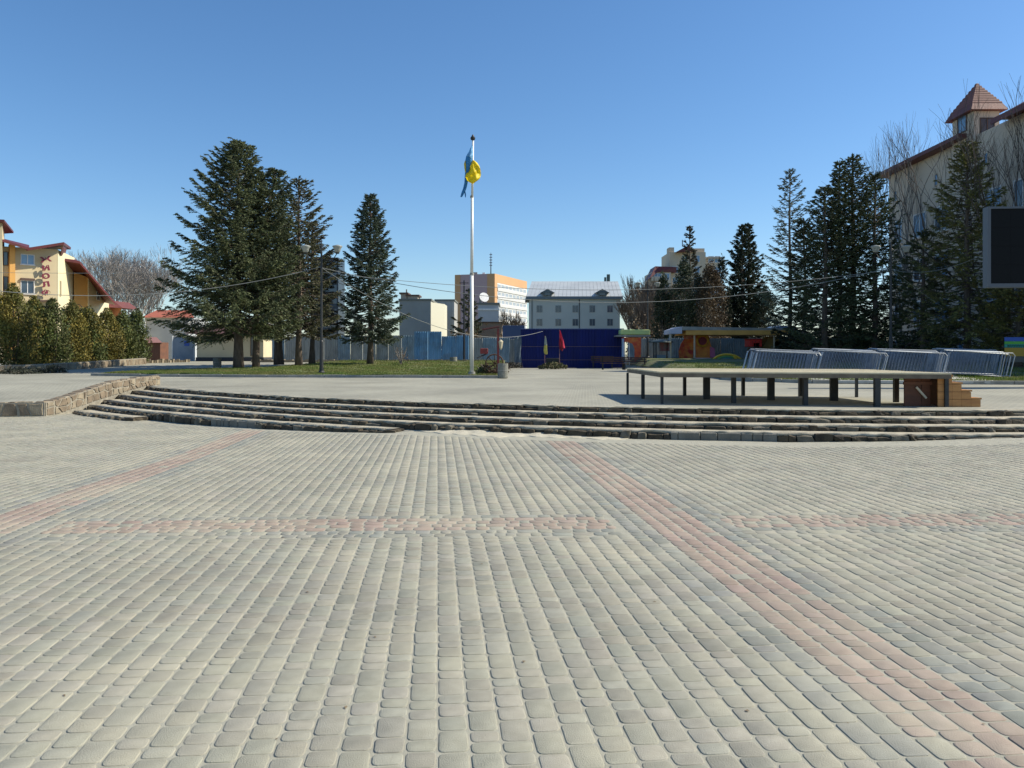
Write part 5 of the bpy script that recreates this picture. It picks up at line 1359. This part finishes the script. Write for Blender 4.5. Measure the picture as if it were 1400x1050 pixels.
rows_.build("tile_courses", mat("tile_course_light", (.26, .10, .065), (.19, .07, .05), scale=4, rough=.6), t)
window(t, Vector((tx0, -1.1, HP(184, 55.5))), (0, -1, 0), 1.1, 1.4, M_soff, M_glassb, 0, False)
window(t, Vector((tx0 + .4, ty0, HP(184, 53.5))), (1, 0, 0), 1.0, 1.2, M_soff, M_glass, 1, False)
# windows along the long face (normal -x): u must satisfy u x z = -x -> u = -y
for row, (zb_, hh) in enumerate(((14.1, .9), (10.6, 1.9), (7.2, 1.8), (3.9, 1.8), (.9, 1.8))):
    y = 8.6
    k = 0
    while y > -18:
        w_ = .45 if row == 0 else (1.9 if k % 3 else 1.3)
        if not (row == 0 and (k % 2)): window(t, Vector((0, y, zb_)), (0, -1, 0), w_, hh, M_frame if row else M_tb, M_glassb if (row + k) % 3 else M_glass, 1 if row else 0, row > 0)
        y -= 3.1; k += 1
# ------------------------------------------------------------------ trees
M_need = mat("spruce_needles", (1, 1, 1), (.75, .75, .75), scale=1.1, rough=.75, attr="tone", transl=.1)
def tri_cloud(c, d1, d2):
    """triangles: centre, long axis, half-width axis"""
    return np.stack([c - d2, c + d2, c + d1], 1).reshape(-1, 3)
def rnd_unit(r_, n):
    v = r_.normal(size=(n, 3)); return v / np.linalg.norm(v, axis=1, keepdims=True)
def conifer(px, d, top_py, base_z, rad, crown_z, seed, label, nbr=200, pexp=.6, color=(.05, .075, .04), droop=-.12, lean=0.0, name="spruce", group=None,
            twig=26, need=18, nl=.128, trunk_r=.22, gap=0.0, tipc=None, cat="tree", upturn=.25, asym=None):
    r_ = np.random.default_rng(seed)
    x = XP(px, d); H = HP(top_py, d) - base_z
    t = thing(name, label, cat, (x, d, base_z), group=group)
    tm = MB()
    ks = np.linspace(0, 1, 9)
    tm.tube([(lean * k * k + .04 * math.sin(k * 9 + seed), .03 * math.cos(k * 7), H * k * .99) for k in ks], [trunk_r * (1 - k) ** .8 + .02 + (.06 if k == 0 else 0) for k in ks], n=8)
    tm.build("trunk", M_bark, t, smooth=True)
    P0 = []; DR = []; LN = []; TN = []
    bm_ = MB()
    c0 = crown_z / H
    hts = c0 + (1 - c0) * (np.arange(nbr) + r_.uniform(0, 1, nbr)) / nbr
    hts = np.clip(hts + 0, 0, .985)
    for i, t_ in enumerate(hts):
        f_ = (t_ - c0) / (1 - c0)
        az_ = i * 2.399 + r_.uniform(-.5, .5)
        if r_.random() < gap: continue
        L = rad * ((1 - f_) ** pexp) * r_.uniform(.62, 1.18) * (1 if f_ > .06 else .8)
        if asym is not None: L *= 1 + asym * (-math.cos(az_)) * (1 - f_)
        L = max(L, .25)
        e0 = (.55 * f_ - .05) + droop * (1 - f_) + r_.uniform(-.1, .1)
        dirh = np.array([math.cos(az_), math.sin(az_), 0])
        base = np.array([lean * t_ * t_, 0, H * t_])
        def bp(s): return base + dirh * L * s * .97 + np.array([0, 0, L * (e0 * s + (upturn - droop * .3) * s * s * .7 - .25 * s * (1 - s))])
        bm_.tube([bp(0), bp(.35), bp(.7), bp(1)], [.035 * min(1, L / 3) + .01, .02, .012, .005], n=3, cap=False)
        nt = max(5, int(twig * (L / rad) ** .8))
        s = r_.uniform(.12, 1, nt) ** .75
        side = np.where(r_.random(nt) < .5, 1, -1)
        perp = np.array([-dirh[1], dirh[0], 0])
        pos = np.array([bp(a) for a in s])
        tl = (.28 * L * (1.08 - s) + .22) * r_.uniform(.6, 1.1, nt)
        ang = r_.uniform(.35, 1.0, nt)
        dd = dirh[None] * np.cos(ang)[:, None] + perp[None] * (np.sin(ang) * side)[:, None]
        dd[:, 2] += e0 * .6 + upturn * s * .6 + r_.uniform(-.28, .12, nt) - .08
        P0.append(pos); DR.append(dd); LN.append(tl); TN.append(np.full(nt, r_.uniform(.7, 1.25)))
        P0.append(np.array([bp(.55)])); DR.append(np.array([bp(1.03) - bp(.55)]) / max(np.linalg.norm(bp(1.03) - bp(.55)), 1e-3)); LN.append(np.array([L * .5])); TN.append(np.array([1.15]))
    bm_.build("limbs", M_bark, t)
    # leader
    P0.append(np.array([[lean * .9, 0, H * (.9 + .008 * k)] for k in range(12)])); DR.append(np.array([[r_.uniform(-.3, .3), r_.uniform(-.3, .3), .9] for k in range(12)])); LN.append(np.full(12, .3)); TN.append(np.ones(12))
    P0 = np.concatenate(P0); DR = np.concatenate(DR); LN = np.concatenate(LN); TN = np.concatenate(TN)
    n = len(P0)
    k = need
    u_ = (np.arange(k)[None] + r_.uniform(0, 1, (n, k))) / k
    c = P0[:, None] + DR[:, None] * (LN[:, None] * u_)[..., None]
    c[..., 2] -= .12 * (u_ ** 2) * LN[:, None]
    c = c.reshape(-1, 3); m_ = len(c)
    Dn = np.repeat(DR, k, 0); rn = rnd_unit(r_, m_)
    ax = Dn * .75 + rn * .75; ax /= np.linalg.norm(ax, axis=1, keepdims=True)
    w = np.cross(ax, rnd_unit(r_, m_)); w /= np.linalg.norm(w, axis=1, keepdims=True) + 1e-6
    ln = r_.uniform(.7, 1.3, m_) * nl
    V = tri_cloud(c - ax * (ln * .3)[:, None], ax * ln[:, None], w * (ln * .19)[:, None])
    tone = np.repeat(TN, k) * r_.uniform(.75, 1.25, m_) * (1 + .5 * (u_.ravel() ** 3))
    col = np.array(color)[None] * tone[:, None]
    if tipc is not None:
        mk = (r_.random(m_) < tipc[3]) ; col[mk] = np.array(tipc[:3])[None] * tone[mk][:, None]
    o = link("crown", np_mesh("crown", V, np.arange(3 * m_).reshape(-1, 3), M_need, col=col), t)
    return t
G1 = (.078, .095, .038); G2 = (.066, .082, .033); GB = (.09, .11, .06); GD = (.034, .048, .022)
zt_ = lambda x, d: float(terr(x, d)) + .08
def zz(px, d): return zt_(XP(px, d), d)
conifer(325, 45.5, 193, zz(325, 45.5), 4.45, 2.2, 1, "largest blue-green spruce with low sweeping branches on the lawn", nbr=380, pexp=.62, color=G1, twig=42, need=21, droop=-.24, asym=.1, trunk_r=.26, tipc=(.16, .18, .08, .25), group="spruces on the left lawn")
conifer(349, 46.2, 232, zz(349, 46.2), 2.9, 3.5, 2, "slimmer spruce close against the right side of the largest one", nbr=220, pexp=.6, color=G1, lean=1.2, trunk_r=.17, group="spruces on the left lawn", tipc=(.09, .12, .07, .2))
conifer(381, 51.5, 300, zz(381, 51.5), 2.9, 3.2, 3, "thick-trunked dark spruce standing between the largest and the ragged one", nbr=150, pexp=.6, color=G2, trunk_r=.28, group="spruces on the left lawn")
conifer(409, 49, 246, zz(409, 49), 3.2, 1.9, 4, "ragged greenish spruce with open branches just left of the lawn lamp", nbr=190, pexp=.52, color=(.09, .095, .04), gap=.06, trunk_r=.18, tipc=(.12, .11, .07, .3), group="spruces on the left lawn", droop=-.05)
conifer(427, 52.5, 305, zz(425, 52.5), 2.6, 2.0, 5, "thin low spruce with brownish lower branches behind the lawn lamp", nbr=150, pexp=.6, color=(.075, .075, .04), gap=.15, trunk_r=.16, tipc=(.13, .09, .05, .4), group="spruces on the left lawn")
conifer(506, 52, 267, zz(506, 52), 2.6, 1.6, 6, "neat conical blue spruce standing alone in the middle of the lawn", nbr=300, pexp=.66, color=(.066, .09, .048), twig=28, trunk_r=.17, tipc=(.10, .13, .10, .3), group="spruces on the left lawn", upturn=.3)
conifer(641, 84, 396, .4, 2.4, .8, 7, "small sparse conifer behind the flagpole, against the pale box building", nbr=80, pexp=.7, color=(.075, .085, .045), gap=.15, nl=.2, name="conifer")
# right side
conifer(1080, 60, 231, zz(1080, 60), 2.8, 2.4, 11, "thin airy grey-green spruce with see-through crown", nbr=150, pexp=.62, color=(.13, .15, .09), gap=.15, trunk_r=.16, group="spruces on the right", need=12, droop=.05, upturn=.35)
conifer(1015, 78, 308, .5, 3.2, .6, 12, "dark narrow spruce with a forked top behind the canopy", nbr=210, pexp=.7, color=GD, nl=.2, trunk_r=.2)
conifer(1024, 79, 306, .5, 2.9, .6, 13, "second stem of the forked dark spruce behind the canopy", nbr=170, pexp=.7, color=GD, nl=.2, trunk_r=.2)
conifer(943, 100, 309, .5, 2.6, 4, 14, "tall sparse spruce with brownish middle rising above the thujas", nbr=120, pexp=.75, color=(.06, .07, .045), gap=.12, nl=.22, tipc=(.12, .08, .045, .35), name="spruce")
conifer(1128, 50, 256, zz(1128, 50), 2.8, .8, 15, "dark green spruce forming the left shoulder of the big right-hand group", nbr=190, pexp=.55, color=G2, trunk_r=.2, group="spruces on the right")
conifer(1166, 52, 214, zz(1166, 52), 3.4, 1.0, 16, "tallest dense spruce in the middle of the right-hand group", nbr=250, pexp=.6, color=G1, twig=28, trunk_r=.24, group="spruces on the right", tipc=(.10, .12, .06, .2), upturn=.45)
conifer(1148, 51, 222, zz(1148, 51), 1.7, 6, 17, "narrow spruce top just left of the tallest one in the right-hand group", nbr=110, pexp=.6, color=G1, trunk_r=.14, group="spruces on the right", upturn=.4)
conifer(1196, 50, 238, zz(1196, 50), 2.9, 1.4, 18, "spruce with upturned branches right of the tallest, before the bare tree", nbr=150, pexp=.6, color=G1, trunk_r=.18, gap=.08, group="spruces on the right", upturn=.5, tipc=(.09, .12, .05, .3))
conifer(1322, 45, 196, zz(1322, 45), 3.5, 1.2, 19, "tall open spruce with long level branches left of the LED screen", nbr=270, pexp=.62, color=(.11, .12, .036), gap=.06, trunk_r=.19, group="spruces on the right", tipc=(.22, .20, .06, .35), twig=24)
conifer(1262, 47, 318, zz(1262, 47), 2.9, .8, 20, "lower ragged spruce behind the right street lamp", nbr=120, pexp=.55, color=G2, gap=.15, trunk_r=.18, group="spruces on the right")
conifer(1392, 42, 372, zz(1392, 42), 2.6, .9, 21, "yellow-green low conifer beneath the LED screen", nbr=110, pexp=.4, color=(.12, .12, .03), gap=.1, trunk_r=.14, name="conifer", tipc=(.2, .17, .04, .4))
conifer(1100, 56, 300, zz(1100, 56), 2.2, .6, 22, "dark spruce filling the gap behind the left shoulder tree", nbr=120, pexp=.5, color=GD, trunk_r=.16, group="spruces on the right")

# thujas: upright sprays
def thuja(px, d, top_py, base_z, rad, seed, label, color, tip, group=None, n=9000, pw=.5, size=.13, name="thuja", cat="shrub"):
    r_ = np.random.default_rng(seed); x = XP(px, d); H = HP(top_py, d) - base_z
    t = thing(name, label, cat, (x, d, base_z), group=group)
    st_ = MB()
    for k in range(4):
        a = k * 1.6 + seed; st_.tube([(.08 * math.cos(a), .08 * math.sin(a), 0), (.25 * rad * math.cos(a), .25 * rad * math.sin(a), H * .5), (.15 * rad * math.cos(a), .15 * rad * math.sin(a), H * .85)], [.05, .035, .015], n=5)
    st_.build("trunk", M_bark, t)
    nc = 90
    cz = r_.uniform(.02, .97, nc); ca = r_.uniform(0, 2 * np.pi, nc)
    prof = np.interp(cz, [0, .08, .35, .7, .9, 1], [.75, .95, 1, .72, .35, .08])
    cr = prof * rad * r_.uniform(.35, 1.0, nc)
    C = np.stack([cr * np.cos(ca), cr * np.sin(ca), cz * H], -1)
    idx = r_.integers(0, nc, n); sp = r_.normal(0, 1, (n, 3)) * np.array([.17, .17, .34]) * rad * .85
    c = C[idx] + sp; c[:, 2] = np.clip(c[:, 2], .05, H * 1.03)
    rr = np.hypot(c[:, 0], c[:, 1]); lim = np.interp(c[:, 2] / H, [0, .08, .35, .7, .9, 1.04], [.8, 1.0, 1.08, .8, .42, .12]) * rad
    k = rr < lim; c = c[k]; idx = idx[k]; n = len(c)
    ax = rnd_unit(r_, n) * .75; ax[:, 2] += .75; ax[:, :2] += c[:, :2] / (rad + .1) * .4
    ax /= np.linalg.norm(ax, axis=1, keepdims=True)
    w = np.cross(ax, rnd_unit(r_, n)); w /= np.linalg.norm(w, axis=1, keepdims=True) + 1e-6
    ln = r_.uniform(.6, 1.4, n) * size
    V = tri_cloud(c, ax * ln[:, None], w * (ln * .3)[:, None])
    ct = r_.uniform(.6, 1.3, nc)[idx] * r_.uniform(.75, 1.25, n)
    mixv = np.clip(r_.uniform(-.5, .8, nc)[idx] + r_.uniform(-.25, .25, n) + (rr[k] / rad if False else 0), 0, 1)[:, None]
    col = (np.array(color) * (1 - mixv) + np.array(tip) * mixv) * ct[:, None]
    link("foliage", np_mesh("foliage", V, np.arange(3 * n).reshape(-1, 3), M_need, col=col), t)
    return t
hc = (.12, .125, .026); ht_ = (.33, .25, .045)
hedge = [(-8, 44.5, 396, 1.25), (18, 45, 392, 1.2), (46, 46.5, 409, 1.15), (72, 47.5, 412, 1.15), (98, 49.5, 414, 1.1), (122, 51, 421, 1.1), (146, 53, 425, 1.15), (168, 54.5, 428, 1.1), (187, 56.5, 425, 1.05), (56, 49.5, 420, 1.1), (112, 53, 424, 1.0)]
hl = ["leftmost tall thuja of the hedge, cut by the photo's edge", "tallest golden-green thuja at the left of the hedge, below the hotel's lower window", "rounded thuja under the hotel's vertical letters", "dark green thuja right of the hotel letters",
      "bronze-tipped thuja under the curly lamp", "thuja in front of the orange wall section", "thuja in front of the pale side wall", "bushy green thuja left of the hedge's end",
      "last thuja at the right end of the hedge by the white post", "thuja standing in the second row behind the rounded one", "thuja in the second row near the curly lamp"]
for k, (px, d, ty, rd) in enumerate(hedge):
    g = k % 3
    thuja(px, d, ty, float(terr(XP(px, d), d)) + .1, rd, 100 + k, hl[k], (.08, .11, .026) if g == 2 or k in (3, 7, 8) else hc, (.15, .15, .035) if k in (3, 7, 8) else ht_, "thuja hedge along the garden wall", n=9500, size=.12)
# behind the canopy
thuja(936, 74, 356, .5, 1.75, 201, "tall dark green thuja in front of the beige block", (.03, .05, .022), (.055, .075, .03), "thujas behind the canopy", n=9000, size=.19)
thuja(907, 75, 371, .5, 1.2, 202, "narrower dark thuja left of the tall one", (.03, .05, .022), (.05, .07, .03), "thujas behind the canopy", n=6000, size=.19)
thuja(971, 73, 362, .5, 2.0, 203, "brown half-dead thuja between the dark thuja and forked spruce", (.085, .06, .03), (.16, .10, .045), "thujas behind the canopy", n=10000, size=.19)
thuja(987, 76, 350, .5, 1.1, 204, "narrow black-green thuja top behind the brown thuja", (.02, .032, .016), (.03, .045, .02), "thujas behind the canopy", n=5000, size=.19)
thuja(955, 78, 378, .5, 1.5, 205, "olive thuja squeezed between the dark and the brown thuja", (.05, .055, .025), (.09, .075, .035), "thujas behind the canopy", n=6000, size=.19)
thuja(1047, 76, 396, .5, 1.9, 206, "dark rounded thuja between the forked spruce and the airy spruce", (.03, .045, .02), (.06, .07, .03), "thujas behind the canopy", n=8000, size=.19)
thuja(998, 79, 402, .5, 1.5, 207, "dark thuja filling the gap left of the forked spruce", (.025, .04, .018), (.05, .06, .028), "thujas behind the canopy", n=6000, size=.19)
# dark undergrowth to the right behind barriers
def shrub(px, d, top_py, base_z, rad, seed, label, color, tip, n=5000, size=.12, group=None, name="shrub", zsq=1.0, dy=None):
    r_ = np.random.default_rng(seed); x = XP(px, d); H = HP(top_py, d) - base_z
    t = thing(name, label, "shrub", (x, d, base_z), group=group)
    sm = MB()
    for k in range(7):
        a = k * .9 + seed; sm.tube([(0, 0, 0), (rad * .5 * math.cos(a), rad * .3 * math.sin(a), H * .5), (rad * .8 * math.cos(a + .2), rad * .5 * math.sin(a + .2), H * .85)], [.03, .02, .006], n=4)
    sm.build("stems", M_barkg, t)
    nc = 50; cc = rnd_unit(r_, nc) * r_.uniform(.3, 1, (nc, 1)) ** .5; cc[:, 2] = np.abs(cc[:, 2]); C = cc * np.array([rad, dy or rad * .7, H * .92])
    idx = r_.integers(0, nc, n); c = C[idx] + r_.normal(0, 1, (n, 3)) * np.array([rad, rad, H]) * .11; c[:, 2] = np.clip(c[:, 2], .03, None)
    ax = rnd_unit(r_, n); w = np.cross(ax, rnd_unit(r_, n)); w /= np.linalg.norm(w, axis=1, keepdims=True) + 1e-6; ln = r_.uniform(.5, 1.4, n) * size
    mixv = r_.random(nc)[idx][:, None]; col = (np.array(color) * (1 - mixv) + np.array(tip) * mixv) * r_.uniform(.6, 1.3, (n, 1))
    link("foliage", np_mesh("foliage", tri_cloud(c, ax * ln[:, None], w * (ln * .35)[:, None]), np.arange(3 * n).reshape(-1, 3), M_need, col=col), t)
    return t
for k, px in enumerate([1095, 1135, 1178, 1222, 1268, 1312, 1352, 1396]):
    shrub(px, 57 + (k % 3) * 1.5, 452 + (k % 2) * 8 - (k % 3) * 5, .9, 2.2, 300 + k, ["dark shrub behind the left end of the barrier row", "dark shrub behind the gap between the first two barrier stacks", "dark shrub behind the second barrier stack", "dark shrub beside the foot of the right street lamp", "dark shrub behind the third barrier stack", "dark shrub under the tall open spruce", "dark shrub behind the rightmost barrier stack", "dark shrub at the right edge behind the striped banner"][k], GD, (.06, .055, .03), n=4200, size=.2, group="dark shrubs behind the right-hand spruces", dy=1.2)
shrub(674, 38.2, 495, .6, .85, 401, "dry brown shrub around the cart wheel by the well sweep", (.05, .03, .02), (.13, .07, .04), n=1600, size=.07)
shrub(661, 38.0, 498, .6, .45, 402, "small green shrub at the foot of the flagpole", (.03, .05, .015), (.08, .10, .03), n=900, size=.06)
shrub(69, 41.6, 499, .5, .75, 403, "dark low juniper against the garden wall under the hedge", (.02, .03, .018), (.04, .05, .03), n=1500, size=.08)
shrub(30, 41.0, 502, .5, 1.5, 404, "long dark juniper at the foot of the garden wall, far left", (.02, .03, .018), (.05, .055, .03), n=2600, size=.08)
shrub(700, 59.5, 494, .5, .9, 405, "dark weeds at the left foot of the blue hoarding", (.02, .02, .015), (.06, .05, .03), n=1200, size=.08)
shrub(548, 50, 470, .9, .55, 406, "thin brown leafless shrub right of the lone blue spruce", (.12, .08, .05), (.16, .11, .07), n=260, size=.08)

# bare deciduous trees
def bare(px, d, top_py, base_z, spread, seed, label, m, name="bare_tree", group=None, depth=6, tr=.16, up=.75, first=.3, nst=1, twigs=True, k3=(2, 3), tw=.006):
    r_ = random.Random(seed); x = XP(px, d); H = HP(top_py, d) - base_z
    t = thing(name, label, "tree", (x, d, base_z), group=group)
    tk = MB(); tw_ = MB()
    def grow(p, dr, L, r, lev):
        n_ = 3; pts = [p]; q = p; dd = dr
        for k in range(n_):
            dd = (dd + Vector((r_.uniform(-.16, .16), r_.uniform(-.16, .16), .07 * up))).normalized(); q = q + dd * L / n_; pts.append(q)
        mb = tk if lev <= 1 else tw_
        mb.tube(pts, [r, r * .88, r * .76, r * .66], n=7 if lev == 0 else (4 if lev < 3 else 3), cap=False)
        if lev >= depth: return
        nb_ = r_.randint(*k3) + (1 if lev < 1 else 0)
        for b_ in range(nb_):
            a = r_.uniform(0, 6.283); sp = r_.uniform(.28, .62) * spread
            s1 = dd.cross(Vector((1, .3, 0))).normalized(); s2 = dd.cross(s1)
            nd = (dd + (s1 * math.cos(a) + s2 * math.sin(a)) * sp + Vector((0, 0, .15 * up))).normalized()
            grow(pts[-1] if b_ < 2 else pts[-2], nd, L * r_.uniform(.68, .85), max(r * .62, tw), lev + 1)
    tot = sum(.76 ** k for k in range(depth + 1)) * .93
    for s in range(nst):
        grow(Vector((r_.uniform(-.2, .2) * (s > 0), r_.uniform(-.2, .2) * (s > 0), 0)), Vector((r_.uniform(-.25, .25) * (nst > 1), r_.uniform(-.2, .2) * (nst > 1), 1)).normalized(), H / tot * (1 + (first - .3)), tr, 0)
    tk.build("trunk", m, t, smooth=True); tw_.build("twigs", m, t)
    return t
for k, (px, d, ty, sp) in enumerate([(128, 150, 352, 1.0), (150, 145, 349, 1.1), (173, 152, 352, 1.1), (194, 147, 357, 1.1), (208, 155, 378, 1.0), (162, 160, 350, 1.0), (184, 160, 350, 1.0), (140, 156, 352, 1.0)]):
    bare(px, d, ty, .5, sp, 500 + k, ["slim birch at the left of the bare grove beside the red roof", "pale birch second in the bare grove", "wide birch in the middle of the bare grove", "birch at the right side of the bare grove", "short bare tree at the right end of the grove",
         "birch standing behind the middle of the bare grove", "back-row birch towards the grove's right", "back-row birch towards the grove's left"][k], M_birch, name="birch", group="bare birch grove beyond the yellow building", depth=6, tr=.22, k3=(2, 4), tw=.028)
bare(1260, 60, 180, .9, .6, 520, "tall bare tree in front of the turret building's left end", M_barkg, tr=.14, depth=6, nst=1, group="bare trees before the turret building", tw=.007, k3=(2, 3))
bare(1237, 62, 250, .9, .8, 521, "shorter bare tree at the left corner of the turret building", M_barkg, tr=.10, depth=5, nst=2, group="bare trees before the turret building", tw=.010)
bare(1378, 44, 135, .9, .7, 522, "dark bare tree rising above the LED screen", mat("dark_bark", (.10, .08, .065), rough=.9), tr=.10, depth=5, nst=3, group="bare trees before the turret building", tw=.009)
bare(1372, 50, 200, .9, .7, 523, "thin dark bare tree between the turret and the LED screen", MATS["dark_bark"], tr=.07, depth=5, nst=2, group="bare trees before the turret building", tw=.008)
M_brb = mat("brown_twigs", (.22, .17, .12), (.15, .115, .08), scale=3, rough=.9)
for k, (px, d, ty) in enumerate([(876, 120, 406), (882, 110, 390), (890, 105, 396), (898, 95, 390), (909, 100, 402), (697, 110, 434), (878, 90, 426), (893, 92, 414)]):
    bare(px, d, ty, .4, seed=540 + k, label=["slim bare tree right beside the grey office building", "tall bare tree with a bird-nest-like clump near the grey office", "brown bare tree between office and third lamp", "bare tree rising just right of the third lamp",
         "bare tree before the beige block's balconies", "bare tree in front of the slab block's lower windows", "low bare tree above the green fringe roof", "low brown bare tree behind the third lamp"][k], m=M_brb, group="brown bare trees by the grey office", spread=.38, depth=5, tr=.12, k3=(3, 4), nst=2, tw=.02)
for k, px in enumerate([869, 878, 888, 898]):
    shrub(px, 88 + k, 432 + (k % 2) * 6, .4, 1.0, 560 + k, ["brown leafless thicket touching the grey office building's corner", "second brown thicket right of the grey office", "brown thicket directly behind the third street lamp", "brown thicket touching the dark thujas"][k], (.14, .105, .07), (.20, .15, .09), n=1500, size=.28, group="brown thickets beyond the fence", name="thicket")
for k, (px, w_) in enumerate([(648, 2.2), (690, 1.6), (618, 1.4)]):
    shrub(px, 78, 447 + k * 4, .4, w_, 580 + k, ["brown thicket around the small conifer behind the flagpole", "golden-brown thicket left of the blue hoarding", "low brown thicket before the light grey block"][k], (.14, .09, .045), (.22, .15, .07), n=1300, size=.22, name="thicket")
